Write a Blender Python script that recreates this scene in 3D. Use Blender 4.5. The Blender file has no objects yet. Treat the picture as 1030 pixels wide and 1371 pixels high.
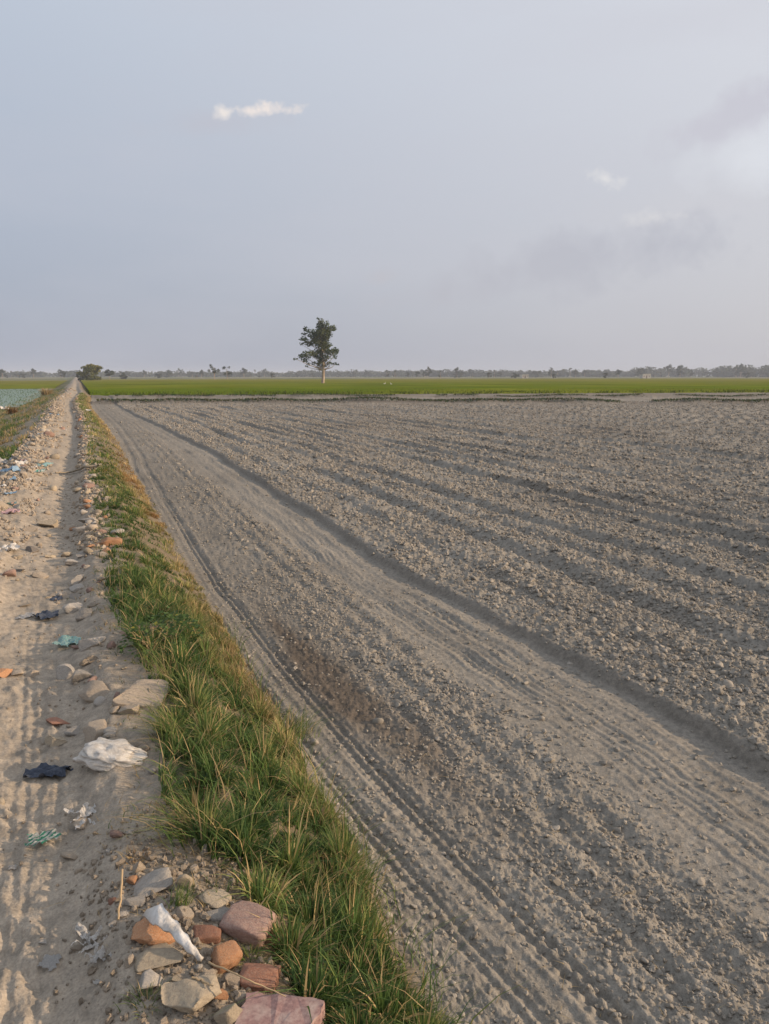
import bpy, bmesh, math, random
import numpy as np
from mathutils import Vector, Matrix

R = math.radians
sc = bpy.context.scene
col = sc.collection
random.seed(7)
rng = np.random.default_rng(11)

# ------------------------------------------------------------------ camera
CAM_H, PITCH, YAW, FPX = 1.6, R(10.0), R(21.39), 1036.0      # FPX: focal length for a picture 1371 units high
cd = bpy.data.cameras.new('camera'); cam = bpy.data.objects.new('camera', cd); col.objects.link(cam)
cam.location = (0, 0, CAM_H); cam.rotation_euler = (R(90) - PITCH, 0, -YAW)
cd.sensor_fit = 'VERTICAL'; cd.sensor_height = 24; cd.lens = 24 * FPX / 1371
cd.clip_start = 0.05; cd.clip_end = 20000
sc.camera = cam

# ------------------------------------------------------------------ sun, sky, exposure
SUN_EL, SUN_AZ = R(18), R(113)          # azimuth clockwise from +Y (the path runs along +Y)
sd = bpy.data.lights.new('sun', 'SUN'); sun = bpy.data.objects.new('sun', sd); col.objects.link(sun)
sd.energy = 5.0; sd.angle = R(0.6); sd.color = (1.0, 0.76, 0.52)
sdir = Vector((math.sin(SUN_AZ) * math.cos(SUN_EL), math.cos(SUN_AZ) * math.cos(SUN_EL), math.sin(SUN_EL)))
sun.rotation_euler = sdir.to_track_quat('Z', 'Y').to_euler()
sc.view_settings.view_transform = 'Standard'; sc.view_settings.look = 'None'
sc.view_settings.exposure = 0.0; sc.view_settings.gamma = 1; sc.view_settings.use_curve_mapping = False

W = bpy.data.worlds.new('World'); sc.world = W; W.use_nodes = True
nt = W.node_tree; N = nt.nodes; L = nt.links
for n in list(N): N.remove(n)
def wn(t, **k):
    n = N.new(t)
    for a, b in k.items(): setattr(n, a, b)
    return n
def wmath(op, a, b=None, c=None, clamp=False):
    n = wn('ShaderNodeMath', operation=op, use_clamp=clamp)
    for i, v in enumerate((a, b, c)):
        if v is None: continue
        if isinstance(v, (int, float)): n.inputs[i].default_value = v
        else: L.new(v, n.inputs[i])
    return n.outputs[0]
def wdot(vec, d):
    n = wn('ShaderNodeVectorMath', operation='DOT_PRODUCT'); L.new(vec, n.inputs[0]); n.inputs[1].default_value = d
    return n.outputs['Value']
def wmix(f, a, b):
    n = wn('ShaderNodeMix', data_type='RGBA')
    if isinstance(f, (int, float)): n.inputs[0].default_value = f
    else: L.new(f, n.inputs[0])
    for i, v in ((6, a), (7, b)):
        if isinstance(v, tuple): n.inputs[i].default_value = (*v, 1)
        else: L.new(v, n.inputs[i])
    return n.outputs[2]
out = wn('ShaderNodeOutputWorld'); bg = wn('ShaderNodeBackground'); L.new(bg.outputs[0], out.inputs[0])
tc = wn('ShaderNodeTexCoord'); D = tc.outputs['Generated']
sky = wn('ShaderNodeTexSky'); sky.sky_type = 'NISHITA'; sky.sun_disc = False
sky.sun_elevation = SUN_EL; sky.sun_rotation = SUN_AZ
sky.air_density = 1.0; sky.dust_density = 4.0; sky.ozone_density = 1.0; sky.altitude = 0
SKY_STRENGTH = 0.1
sep = wn('ShaderNodeSeparateXYZ'); L.new(D, sep.inputs[0]); elev = sep.outputs[2]
# thin high veil of haze over the clear sky: pale blue away from the sun, warm grey toward it
tow = wmath('MULTIPLY_ADD', wdot(D, (math.sin(SUN_AZ), math.cos(SUN_AZ), 0.0)), 0.62, 0.42, clamp=True)
up = wmath('MULTIPLY', wmath('MAXIMUM', elev, 0.0), 2.0, clamp=True)
low = wmix(tow, (0.345, 0.395, 0.515), (0.74, 0.705, 0.715))
high = wmix(tow, (0.57, 0.655, 0.775), (0.97, 0.955, 0.985))
veil = wmix(up, low, high)
# broad soft cloud sheets
mp = wn('ShaderNodeMapping'); L.new(D, mp.inputs[0]); mp.inputs['Scale'].default_value = (1.6, 1.6, 6.0); mp.inputs['Rotation'].default_value = (0.1, -0.16, 0.3)
nz = wn('ShaderNodeTexNoise'); L.new(mp.outputs[0], nz.inputs['Vector']); nz.inputs['Scale'].default_value = 1.6; nz.inputs['Detail'].default_value = 4; nz.inputs['Roughness'].default_value = 0.5
sheet = wmath('MULTIPLY_ADD', nz.outputs[0], 3.2, -1.4, clamp=True)
veil = wmix(wmath('MULTIPLY', sheet, 0.42), veil, wmix(tow, (0.60, 0.615, 0.70), (0.72, 0.70, 0.74)))
def pxdir(px, py):
    dx, dy = (px - 515) / FPX, -(py - 685.5) / FPX
    f = Vector((dx, math.cos(PITCH) + dy * math.sin(PITCH), -math.sin(PITCH) + dy * math.cos(PITCH)))
    return (Matrix.Rotation(-YAW, 3, 'Z') @ f).normalized()
def cloud(base, c, tilt, ra, rb, colr, amount, seed, nscale=60, hard=2.0, gain=2.2):
    """A small cloud in the sky in the direction c: an ellipse ra x rb (radians) broken up by noise."""
    a = Vector((c.y, -c.x, 0)).normalized(); b = a.cross(c).normalized()
    if b.z < 0: b = -b
    A = a * math.cos(tilt) + b * math.sin(tilt); B = b * math.cos(tilt) - a * math.sin(tilt)
    u = wmath('DIVIDE', wdot(D, A), ra); v = wmath('DIVIDE', wdot(D, B), rb)
    r2 = wmath('ADD', wmath('MULTIPLY', u, u), wmath('MULTIPLY', v, v))
    n = wn('ShaderNodeTexNoise', noise_dimensions='4D'); L.new(D, n.inputs['Vector']); n.inputs['W'].default_value = seed
    n.inputs['Scale'].default_value = nscale; n.inputs['Detail'].default_value = 5; n.inputs['Roughness'].default_value = 0.6
    e = wmath('SUBTRACT', 1.0, wmath('SQRT', r2))
    m = wmath('MULTIPLY', wmath('ADD', e, wmath('MULTIPLY_ADD', n.outputs[0], gain, -gain * .565)), hard, clamp=True)
    front = wmath('GREATER_THAN', wdot(D, tuple(c)), 0.5)
    m = wmath('MULTIPLY', wmath('MULTIPLY', m, front), amount)
    return wmix(m, base, colr)
veil = cloud(veil, pxdir(290, 165), R(6), 0.11, 0.022, (0.60, 0.57, 0.63), 0.35, 1.0, 25, 1.0)
veil = cloud(veil, pxdir(980, 160), R(18), 0.11, 0.035, (0.66, 0.65, 0.72), 0.9, 2.0, 16, 1.5, 3.2)
veil = cloud(veil, pxdir(770, 352), R(9), 0.27, 0.045, (0.56, 0.565, 0.635), 0.95, 3.0, 13, 1.5, 3.0)
veil = cloud(veil, pxdir(920, 275), R(3), 0.13, 0.03, (0.70, 0.69, 0.73), 0.5, 4.0, 14, 0.8)
veil = cloud(veil, pxdir(1030, 205), R(8), 0.14, 0.045, (0.95, 0.98, 1.03), 0.7, 8.0, 10, 0.7)
veil = cloud(veil, pxdir(355, 147), R(5), 0.052, 0.0095, (1.0, 0.90, 0.84), 0.92, 5.3, 60, 1.35, 2.7)
veil = cloud(veil, pxdir(298, 149), R(0), 0.019, 0.011, (1.0, 0.92, 0.86), 0.9, 6.0, 55, 1.3, 2.4)
veil = cloud(veil, pxdir(812, 240), R(-22), 0.030, 0.011, (0.95, 0.92, 0.90), 0.62, 7.0, 70, 1.1, 2.8)
veil = cloud(veil, pxdir(870, 292), R(4), 0.045, 0.012, (0.86, 0.84, 0.84), 0.55, 9.0, 65, 1.0, 2.8)
veil = cloud(veil, pxdir(512, 370), R(2), 0.045, 0.012, (0.60, 0.58, 0.63), 0.5, 10.0, 40, 1.0)
skym = wn('ShaderNodeVectorMath', operation='SCALE'); L.new(sky.outputs[0], skym.inputs[0]); skym.inputs['Scale'].default_value = SKY_STRENGTH
final = wmix(0.84, skym.outputs[0], veil)
L.new(final, bg.inputs['Color']); bg.inputs['Strength'].default_value = 1.0

cy = sc.cycles if hasattr(sc, 'cycles') else None
if cy:
    cy.max_bounces = 6; cy.diffuse_bounces = 3; cy.glossy_bounces = 2; cy.transmission_bounces = 3
    cy.transparent_max_bounces = 6; cy.volume_bounces = 0; cy.use_denoising = True

# ------------------------------------------------------------------ helpers
def ihash(ix, iy, seed):
    h = (ix.astype(np.int64) * 374761393 + iy.astype(np.int64) * 668265263 + seed * 974711) & 0xFFFFFFFF
    h = ((h ^ (h >> 13)) * 1274126177) & 0xFFFFFFFF
    return h ^ (h >> 16)
def perlin(x, y, seed=0):
    x0 = np.floor(x); y0 = np.floor(y); fx = x - x0; fy = y - y0
    u = fx * fx * fx * (fx * (fx * 6 - 15) + 10); v = fy * fy * fy * (fy * (fy * 6 - 15) + 10)
    def gr(ix, iy, dx, dy):
        a = ihash(ix, iy, seed) * (2 * np.pi / 4294967296.0)
        return np.cos(a) * dx + np.sin(a) * dy
    n00 = gr(x0, y0, fx, fy); n10 = gr(x0 + 1, y0, fx - 1, fy); n01 = gr(x0, y0 + 1, fx, fy - 1); n11 = gr(x0 + 1, y0 + 1, fx - 1, fy - 1)
    return ((n00 * (1 - u) + n10 * u) * (1 - v) + (n01 * (1 - u) + n11 * u) * v) * 1.5
def fbm(x, y, seed=0, octv=4, rough=0.5):
    s = 0; a = 1.0; t = 0
    for o in range(octv):
        s = s + a * perlin(x * 2 ** o, y * 2 ** o, seed + o * 17); t += a; a *= rough
    return s / t
def worley(x, y, seed=0):
    """distance to nearest jittered point, 0 at the point"""
    x0 = np.floor(x); y0 = np.floor(y); best = np.full(x.shape, 9.0); idv = np.zeros(x.shape)
    for i in (-1, 0, 1):
        for j in (-1, 0, 1):
            h = ihash(x0 + i, y0 + j, seed); jx = (h & 0xFFFF) / 65535.0; jy = (h >> 16) / 65535.0
            d = (x0 + i + jx - x) ** 2 + (y0 + j + jy - y) ** 2
            m = d < best; best = np.where(m, d, best); idv = np.where(m, (h % 1000) / 1000.0, idv)
    return np.sqrt(best), idv
def sst(a, b, x):
    t = np.clip((x - a) / (b - a), 0, 1); return t * t * (3 - 2 * t)
def arr(*v): return [np.asarray(a, float) for a in v]

def tuft_centres(x, y, cs, seed):
    gx, gy = x / cs, y / cs; x0 = np.floor(gx); y0 = np.floor(gy); best = np.full(x.shape, 9.0); bx = x * 0; by = x * 0; bid = x * 0
    for i in (-1, 0, 1):
        for j in (-1, 0, 1):
            h = ihash(x0 + i, y0 + j, seed); jx = x0 + i + (h & 0xFFF) / 4095.0; jy = y0 + j + ((h >> 12) & 0xFFF) / 4095.0
            d = (jx - gx) ** 2 + (jy - gy) ** 2; m = d < best
            best = np.where(m, d, best); bx = np.where(m, jx, bx); by = np.where(m, jy, by); bid = np.where(m, (h % 997) / 997.0, bid)
    return bx * cs, by * cs, bid
# ---- ground shape: the path runs along +Y, x is the distance to its right
KX = [-60, -7, -4.2, -2.6, -1.75, -1.35, -1.0, -0.75, -0.6, -0.35, -0.12, 0.04, 0.25, 0.42, 0.62, 0.82, 0.95, 1.05, 1.2]
KZ = [-.72, -.72, -.70, -.36, -.10, .04, .10, .05, .0, -.03, -.02, .045, .05, .02, -.13, -.27, -.335, -.35, -.35]
Y_T = [0.5, 1.0, 1.83, 2.9, 4.2, 7, 14, 22, 38, 60]
C_T = [1.34, 1.31, 1.27, 1.15, 1.06, 0.97, 1.06, 1.22, 1.33, 1.3]
Y_B = [0, 2.6, 4.9, 6.9, 11, 19, 41, 60]; X_B = [3.06, 3.06, 3.05, 2.86, 2.97, 3.08, 2.7, 2.6]
FUR = [(3.75, .03), (4.45, .055), (5.05, .035), (5.6, .045), (6.2, .05), (6.75, .035), (7.25, .085), (7.85, .04), (8.4, .06), (9.1, .04), (9.8, .075), (10.5, .045), (11.2, .06), (11.9, .04), (12.7, .07), (13.6, .05), (14.5, .10), (15.3, .05), (16.2, .075)] + [(17.3 + 1.15 * k, (.09, .05, .07)[k % 3]) for k in range(40)]
def mdr(y): return .42 * perlin(np.asarray(y, float) * .028, np.asarray(y, float) * 0 + 2.2, 88) * sst(10, 45, np.asarray(y, float)) + .05 * perlin(np.asarray(y, float) * .3, np.asarray(y, float) * 0 + 7.7, 89) * sst(5, 12, np.asarray(y, float))
def bank_x(y): return np.interp(y, Y_B, X_B) + 0.05 * perlin(y * 0.45, y * 0 + 3.3, 5) + 0.03 * perlin(y * 2.2, y * 0 + 1.3, 6) + .012 * perlin(y * 9, y * 0 + 4.3, 7)
def crop_front(x): return 81.6 - 0.194 * x
def zones(x, y):
    """weights: path, verge, field, rough ploughed soil, smooth wheel strip, middle cloddy strip, bunds"""
    x = x - mdr(y); e = 0.035 * perlin(y * 1.2, x * 0, 40) + 0.03 * perlin(y * 4, x * 0, 41)
    field = sst(0.86, 1.0, x + e)
    verge = sst(-0.06, 0.12, x + e) * (1 - field)
    path = sst(-2.3, -1.3, x) * (1 - sst(-0.06, 0.12, x + e))
    bx = bank_x(y)
    rough = sst(bx - 0.02, bx + 0.18, x)
    smooth = sst(2.05, 2.3, x + 2 * e) * (1 - rough)
    mid = sst(1.5, 1.68, x + e) * (1 - sst(2.1, 2.35, x + 2 * e))
    return path, verge, field, rough, smooth, mid, bx
def damp_shade(x, y):
    c = 1.42 + 0.07 * (4.4 - y)
    m = np.exp(-((x - c + .16 * perlin(y * .5, x * 0, 50)) / 0.20) ** 2) * np.exp(-((y - 4.4) / 1.25) ** 2)
    m2 = np.exp(-((x - 1.36) / 0.06) ** 2) * np.exp(-((y - 5.2) / 0.9) ** 2)
    cut = .42 * np.exp(-((x - mdr(y) - bank_x(y) - .015) / .06) ** 2)  # bank face darkened: its shade painted in along with damp cut soil
    bq = y + .392 * x + .5 * perlin(x * .15, y * 0, 80)
    cut = cut + .8 * np.exp(-((bq - 58.0) / .5) ** 2) + .5 * np.exp(-((bq - 73.4) / .6) ** 2) + .3 * sst(73, 76, bq)  # same darker tone along the bund fronts and the strip past them
    far = sst(0.1, 0.55, fbm(x * .8, y * .16, 52, 3)) * sst(6, 9, y) * .5
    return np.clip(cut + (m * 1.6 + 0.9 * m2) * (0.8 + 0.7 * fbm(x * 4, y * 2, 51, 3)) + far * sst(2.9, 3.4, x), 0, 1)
def H(x, y, fine=True):
    x, y = arr(x, y)
    path, verge, field, rough, smooth, mid, bx = zones(x, y)
    x = x - mdr(y)
    e = 0.035 * perlin(y * 1.2, x * 0, 40) + 0.03 * perlin(y * 4, x * 0, 41)
    near = np.clip(1.2 - y / 70, 0.35, 1)
    lw = sst(-1.0, -1.6, x) * (.22 * perlin(y * .55, x * 0, 44) + .12 * perlin(y * 1.7, x * 0, 45))
    z = np.interp(x + e * near + lw, KX, KZ)
    z = z - .06 * np.exp(-((x + .20) / .16) ** 2) * sst(5, 12, y) - .05 * np.exp(-((x + 1.55) / .18) ** 2) * sst(9, 16, y)
    # gentle ground swell
    z = z + 0.022 * fbm(x * 1.1, y * 0.5, 1, 3) * (1 - field * .4)
    # --- path: trodden dust with ruts, lumps, foot and tyre marks
    if fine:
        z = z + path * (0.024 * fbm(x * 5, y * 3.0, 2, 4) + 0.012 * fbm(x * 15, y * 10, 3, 3) + 0.006 * np.abs(fbm(x * 60, y * 45, 4, 2)))
        tread = sst(-.16, -.24, x) * sst(5.5, 3.5, y) * path
        q = (x * 1.1 + y * 0.75 + 0.10 * fbm(x * 5, y * 5, 7, 2)) / 0.052
        z = z + tread * 0.0055 * np.sin(q * np.pi) * sst(-.1, .25, fbm(x * 4, y * 2.5, 8, 2) + 0.12)
        gx = x + .20 + .03 * np.sin(y * 1.5)
        for k, off in enumerate((-.16, -.115, -.07, 0.0)):
            z = z - path * sst(6, 4, y) * 0.0065 * np.exp(-((gx - off + .012 * perlin(y * 3, x * 0, 60 + k)) / 0.013) ** 2)
        ridge = sst(-.55, -.72, x) * sst(-1.75, -1.35, x)
        z = z + ridge * (0.09 * np.clip(fbm(x * 3, y * 1.2, 9, 3) + .15, 0, 1) + 0.035 * fbm(x * 8, y * 4, 10, 3))
        # --- verge: tussocky earth
        z = z + verge * (0.03 * fbm(x * 4, y * 3, 12, 3) + 0.01 * fbm(x * 16, y * 14, 13, 2))
    # --- field
    c = np.interp(y, Y_T, C_T) + 0.018 * perlin(y * .9, x * 0, 23)
    trk = np.exp(-((x - c - .02) / .21) ** 4) * (1 - rough)
    g0 = field; g = field * (1 - .62 * trk)
    if fine:
        lump_s = 0.012 * fbm(x * 3.1, y * 2.2, 14, 3)
        fi = 0.0075 * fbm(x * 24, y * 20, 15, 3) + 0.006 * fbm(x * 75, y * 66, 16, 2)
        w1, _ = worley(x * 22, y * 19, 17)
        w2, _ = worley(x * 9, y * 7.5, 18)
        z = z + g * (lump_s + fi * (1 - .6 * smooth))
        z = z + g * (1 - rough) * (1 - smooth) * (0.009 * np.clip(.55 - w1, 0, 1) + .010 * np.abs(fbm(x * 30, y * 24, 42, 2)) + .010 * fbm(x * 11, y * 7, 19, 2))
        z = z + g * mid * 0.022 * np.clip(fbm(x * 9, y * 6, 20, 3) + .2, 0, 1)
        bil = np.abs(fbm(x * 8, y * 6, 37, 3)); bil2 = np.abs(fbm(x * 19, y * 15, 38, 2))
        z = z + .85 * g * rough * (0.04 * fbm(x * 2.6, y * 1.3, 21, 3) + 0.022 * np.clip(.55 - w2, 0, 1) + 0.018 * np.clip(.55 - w1, 0, 1) + 0.03 * fbm(x * 6.5, y * 5, 22, 3) + .045 * bil + .03 * bil2)
    # wheel tracks by the verge: ribs with blocky lug prints
    g = g0
    def wheel(cx, wd, depth, seed):
        s = (x - cx) / wd
        body = np.exp(-s ** 4 * 1.4)
        r = -depth * body
        if fine:
            r = r + body * depth * .75 * np.cos(s * np.pi * 2.6) + depth * .55 * np.exp(-((np.abs(s) - 1.28) / .26) ** 2)
            lug = np.sin(y / .0095 + 2.2 * np.abs(s) + .8 * perlin(y * 5, x * 0, seed))
            r = r + body * depth * .75 * np.clip(lug, -.5, 1) * sst(9, 5, y) * (0.4 + .9 * np.clip(fbm(x * 2, y * 1.6, seed + 1, 2) + .5, 0, 1))
        return r * np.clip(.75 + .9 * perlin(y * .8, x * 0 + seed, seed + 2), .65, 1.4)
    z = z + g * (wheel(c - .10, .062, .0115, 24) + wheel(c + .14, .066, .0125, 26) + wheel(c + .40, .075, .007, 28) * sst(3.4, 2.2, y))
    z = z + g * smooth * (wheel(bx - .30, .075, .0105, 30) + wheel(bx - .60, .065, .008, 32)) * (.5 + .8 * np.clip(perlin(x * 1.5, y * .5, 36) + .5, 0, 1))
    # shallow drill lines in the smooth strip
    if fine:
        z = z + g * smooth * (0.0030 * np.sin((x - bx) / .058 * np.pi * 2 + .6 * perlin(y * .6, x * 0, 34)) * sst(-.95, -.5, x - bx))
        z = z + g * (1 - rough) * .006 * np.sin(x / .19 * 2 * np.pi + 1.5 * perlin(y * .35, x * 0, 35)) * (1 - smooth) * sst(1.5, 1.8, x)
    # --- the bank and the plough furrows beyond it (steep side to the left)
    st = sst(bx - .03, bx + .07, x)
    z = z - g * .010 * np.exp(-((x - bx + .08) / .07) ** 2)
    z = z + g * .054 * st * np.clip(.85 + .5 * perlin(y * .5, y * 0 + 8.1, 39), .5, 1.2) * (.62 + .38 * np.exp(-(x - bx) / .5))
    for k, (fx, am) in enumerate(FUR):
        if fx > 62: break
        m = (x > fx - .8) & (x < fx + 2.0)
        if not m.any(): continue
        xm = x[m] if x.ndim else x; ym = y[m] if y.ndim else y; gm = g[m] if x.ndim else g
        f = fx + .13 * perlin(ym * .22, ym * 0 + k * 3.7, 70) + .04 * perlin(ym * 1.6, ym * 0 + k * 5.1, 71)
        a = 1.25 * am * np.clip(.75 + 1.1 * perlin(ym * .14, ym * 0 + k * 9.1, 72), .1, 1.5)
        d = xm - f
        dz = a * (sst(-.08, .09, d) * np.exp(-np.clip(d, 0, 9) / .38) - .5 * np.exp(-((d + .13) / .12) ** 2))
        dz = dz * sst(62, 48, ym + .392 * xm) * gm
        if x.ndim: z[m] += dz
        else: z = z + dz
    # low earth bunds across the far end of the field
    b = y + .392 * x + .5 * perlin(x * .15, y * 0, 80)
    z = z + field * (0.30 * np.exp(-((b - 58.4) / .5) ** 2) + .26 * np.exp(-((b - 73.8) / .6) ** 2)) * np.clip(.85 + .7 * perlin(x * .18, y * 0, 81), .2, 1.4)
    # settle to a smooth plain far away
    return z
def edge(y): return float(mdr(np.array([y]))[0])
def H1(x, y): return float(H(np.array([x]), np.array([y]))[0])

def spot(px, py, zoff=0.0):
    """where the view ray meets the ground"""
    d = pxdir(px, py); x = y = 0; z = 0.0
    for _ in range(8):
        t = (CAM_H - z - zoff) / -d.z; x, y = d.x * t, d.y * t; z = H1(x, y)
    return x, y, z
FWD = Vector((math.sin(YAW) * math.cos(PITCH), math.cos(YAW) * math.cos(PITCH), -math.sin(PITCH)))
def unit(x, y, z):      # metres per picture unit at that place
    return max(.2, Vector((x, y, z - CAM_H)).dot(FWD)) / FPX

# ---- linking
def obj(name, me, mat=None, parent=None, loc=None, rot=None, scale=None):
    o = bpy.data.objects.new(name, me); col.objects.link(o)
    if mat is not None and me is not None and not me.materials: me.materials.append(mat)
    if parent is not None: o.parent = parent
    if loc is not None: o.location = loc
    if rot is not None: o.rotation_euler = rot
    if scale is not None: o.scale = scale if hasattr(scale, '__len__') else (scale,) * 3
    return o
def tag(o, label, cat, group=None):
    o['label'] = label; o['category'] = cat
    if group: o['group'] = group
    return o
def struct(o, kind='structure', label=None):
    o['kind'] = kind
    if label: o['label'] = label
    return o
def npmesh(name, verts, faces, smooth=True):
    """faces: (n,3) or (n,4) int array"""
    me = bpy.data.meshes.new(name); v = np.ascontiguousarray(verts, np.float32); f = np.ascontiguousarray(faces, np.int32)
    n, k = f.shape
    me.vertices.add(len(v)); me.vertices.foreach_set('co', v.ravel())
    me.loops.add(n * k); me.loops.foreach_set('vertex_index', f.ravel())
    me.polygons.add(n); me.polygons.foreach_set('loop_start', np.arange(0, n * k, k, dtype=np.int32))
    me.polygons.foreach_set('use_smooth', np.full(n, smooth))
    me.update(calc_edges=True)
    return me
def vcol(me, name, rgb):
    a = me.attributes.new(name, 'FLOAT_COLOR', 'POINT'); c = np.ones((len(rgb), 4), np.float32); c[:, :3] = rgb
    a.data.foreach_set('color', c.ravel())

# ------------------------------------------------------------------ materials
def mat_new(name):
    m = bpy.data.materials.new(name); m.use_nodes = True; t = m.node_tree
    b = t.nodes['Principled BSDF']; b.inputs['Specular IOR Level'].default_value = 0.25
    return m, t, b
def noise_node(t, scale, detail=4, rough=.55, coord='Object'):
    c = t.nodes.new('ShaderNodeTexCoord'); n = t.nodes.new('ShaderNodeTexNoise'); t.links.new(c.outputs[coord], n.inputs['Vector'])
    n.inputs['Scale'].default_value = scale; n.inputs['Detail'].default_value = detail; n.inputs['Roughness'].default_value = rough
    return n
def ramp(t, src, stops):
    r = t.nodes.new('ShaderNodeValToRGB'); t.links.new(src, r.inputs[0])
    while len(r.color_ramp.elements) < len(stops): r.color_ramp.elements.new(.5)
    for e, (p, c) in zip(r.color_ramp.elements, stops): e.position = p; e.color = (*c, 1) if len(c) == 3 else c
    return r.outputs[0]
def mulc(t, a, b, f=1.0, mode='MULTIPLY'):
    n = t.nodes.new('ShaderNodeMix'); n.data_type = 'RGBA'; n.blend_type = mode; n.inputs[0].default_value = f
    for i, v in ((6, a), (7, b)):
        if isinstance(v, tuple): n.inputs[i].default_value = (*v, 1)
        else: t.links.new(v, n.inputs[i])
    return n.outputs[2]
def attr(t, name):
    a = t.nodes.new('ShaderNodeAttribute'); a.attribute_name = name; return a.outputs['Color']
def bump(t, b, h, dist, strength=1.0):
    n = t.nodes.new('ShaderNodeBump'); n.inputs['Distance'].default_value = dist; n.inputs['Strength'].default_value = strength
    t.links.new(h, n.inputs['Height']); t.links.new(n.outputs[0], b.inputs['Normal'])
def obj_random(t, lo, hi):
    i = t.nodes.new('ShaderNodeObjectInfo'); m = t.nodes.new('ShaderNodeMapRange'); t.links.new(i.outputs['Random'], m.inputs[0])
    m.inputs[3].default_value = lo; m.inputs[4].default_value = hi; return m.outputs[0]

def soil_material(name, sc1=30, sc2=160, bd=.006):
    m, t, b = mat_new(name); b.inputs['Roughness'].default_value = .95; b.inputs['Specular IOR Level'].default_value = .1
    n1 = noise_node(t, sc1, 5, .6); n2 = noise_node(t, sc2, 3, .6)
    c = mulc(t, attr(t, 'soil'), ramp(t, n1.outputs[0], [(.3, (.72, .72, .72)), (.7, (1.22, 1.2, 1.18))]))
    c = mulc(t, c, ramp(t, n2.outputs[0], [(.3, (.78, .78, .79)), (.7, (1.18, 1.18, 1.17))]))
    t.links.new(c, b.inputs['Base Color'])
    mx = t.nodes.new('ShaderNodeMath'); mx.operation = 'MULTIPLY_ADD'; t.links.new(n2.outputs[0], mx.inputs[0]); mx.inputs[1].default_value = .5; t.links.new(n1.outputs[0], mx.inputs[2])
    bump(t, b, mx.outputs[0], bd)
    return m
def stone_material(name, c1, c2, sc=6, bd=.004, rough=.9, dust=(.36, .30, .235), dusty=.5):
    m, t, b = mat_new(name); b.inputs['Roughness'].default_value = rough
    n1 = noise_node(t, sc, 6, .62); n2 = noise_node(t, sc * 9, 4, .65)
    c = ramp(t, n1.outputs[0], [(.32, c1), (.68, c2)])
    c = mulc(t, c, ramp(t, n2.outputs[0], [(.3, (.68, .68, .69)), (.72, (1.2, 1.19, 1.17))]))
    n3 = noise_node(t, sc * 2.2, 4, .6)
    mm = t.nodes.new('ShaderNodeMix'); mm.data_type = 'RGBA'; t.links.new(ramp(t, n3.outputs[0], [(.46, (0, 0, 0)), (.72, (dusty,) * 3)]), mm.inputs[0])
    t.links.new(c, mm.inputs[6]); mm.inputs[7].default_value = (*dust, 1)
    hsv = t.nodes.new('ShaderNodeHueSaturation'); t.links.new(mm.outputs[2], hsv.inputs['Color']); t.links.new(obj_random(t, .8, 1.2), hsv.inputs['Value'])
    t.links.new(hsv.outputs[0], b.inputs['Base Color'])
    mx = t.nodes.new('ShaderNodeMath'); mx.operation = 'MULTIPLY_ADD'; t.links.new(n2.outputs[0], mx.inputs[0]); mx.inputs[1].default_value = .35; t.links.new(n1.outputs[0], mx.inputs[2])
    bump(t, b, mx.outputs[0], bd)
    return m
def leaf_material(name, attr_name='tint', trans=.35, rough=.6, sc=None):
    m, t, b = mat_new(name); b.inputs['Roughness'].default_value = rough; b.inputs['Specular IOR Level'].default_value = .2
    c = attr(t, attr_name); t.links.new(c, b.inputs['Base Color'])
    tr = t.nodes.new('ShaderNodeBsdfTranslucent'); t.links.new(c, tr.inputs[0])
    mx = t.nodes.new('ShaderNodeMixShader'); mx.inputs[0].default_value = trans
    o = t.nodes['Material Output']; t.links.new(b.outputs[0], mx.inputs[1]); t.links.new(tr.outputs[0], mx.inputs[2]); t.links.new(mx.outputs[0], o.inputs[0])
    return m
def cloth_material(name, c1, c2, sc=14, rough=.55, trans=.15, spec=.3):
    m, t, b = mat_new(name); b.inputs['Roughness'].default_value = rough; b.inputs['Specular IOR Level'].default_value = spec
    n = noise_node(t, sc, 5, .6); c = ramp(t, n.outputs[0], [(.35, c1), (.65, c2)]); t.links.new(c, b.inputs['Base Color'])
    n2 = noise_node(t, sc * 5, 3, .6); bump(t, b, n2.outputs[0], .003)
    tr = t.nodes.new('ShaderNodeBsdfTranslucent'); t.links.new(c, tr.inputs[0])
    mx = t.nodes.new('ShaderNodeMixShader'); mx.inputs[0].default_value = trans
    o = t.nodes['Material Output']; t.links.new(b.outputs[0], mx.inputs[1]); t.links.new(tr.outputs[0], mx.inputs[2]); t.links.new(mx.outputs[0], o.inputs[0])
    return m
M_SOIL = soil_material('soil')
M_PATHSOIL = soil_material('path_dust', 18, 120, .005)
M_GRASS = leaf_material('grass_blade', trans=.32)
M_LEAF = leaf_material('tree_leaf', trans=.25)
M_ROCK = {
    'sand': stone_material('sandy_stone', (.30, .25, .19), (.44, .37, .27)),
    'grey': stone_material('grey_stone', (.29, .27, .245), (.42, .385, .34)),
    'brick': stone_material('fired_brick', (.26, .115, .075), (.34, .18, .12), dust=(.34, .25, .2), dusty=.6),
    'pinkbrick': stone_material('weathered_brick', (.26, .16, .13), (.34, .23, .19), dust=(.35, .28, .23), dusty=.65),
    'orange': stone_material('orange_brick', (.37, .175, .085), (.46, .25, .14), dust=(.40, .31, .22), dusty=.65),
    'pink': stone_material('pink_slab', (.27, .165, .155), (.32, .205, .19), sc=9, bd=.002, dust=(.42, .35, .31), dusty=.7),
    'mud': stone_material('dried_mud', (.30, .25, .195), (.42, .35, .275), sc=8),
    'dark': stone_material('dark_stone', (.13, .115, .10), (.24, .21, .185)),
    'clod': stone_material('soil_clod', (.225, .203, .175), (.34, .31, .265), sc=5, bd=.0012, dusty=.3),
}
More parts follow.
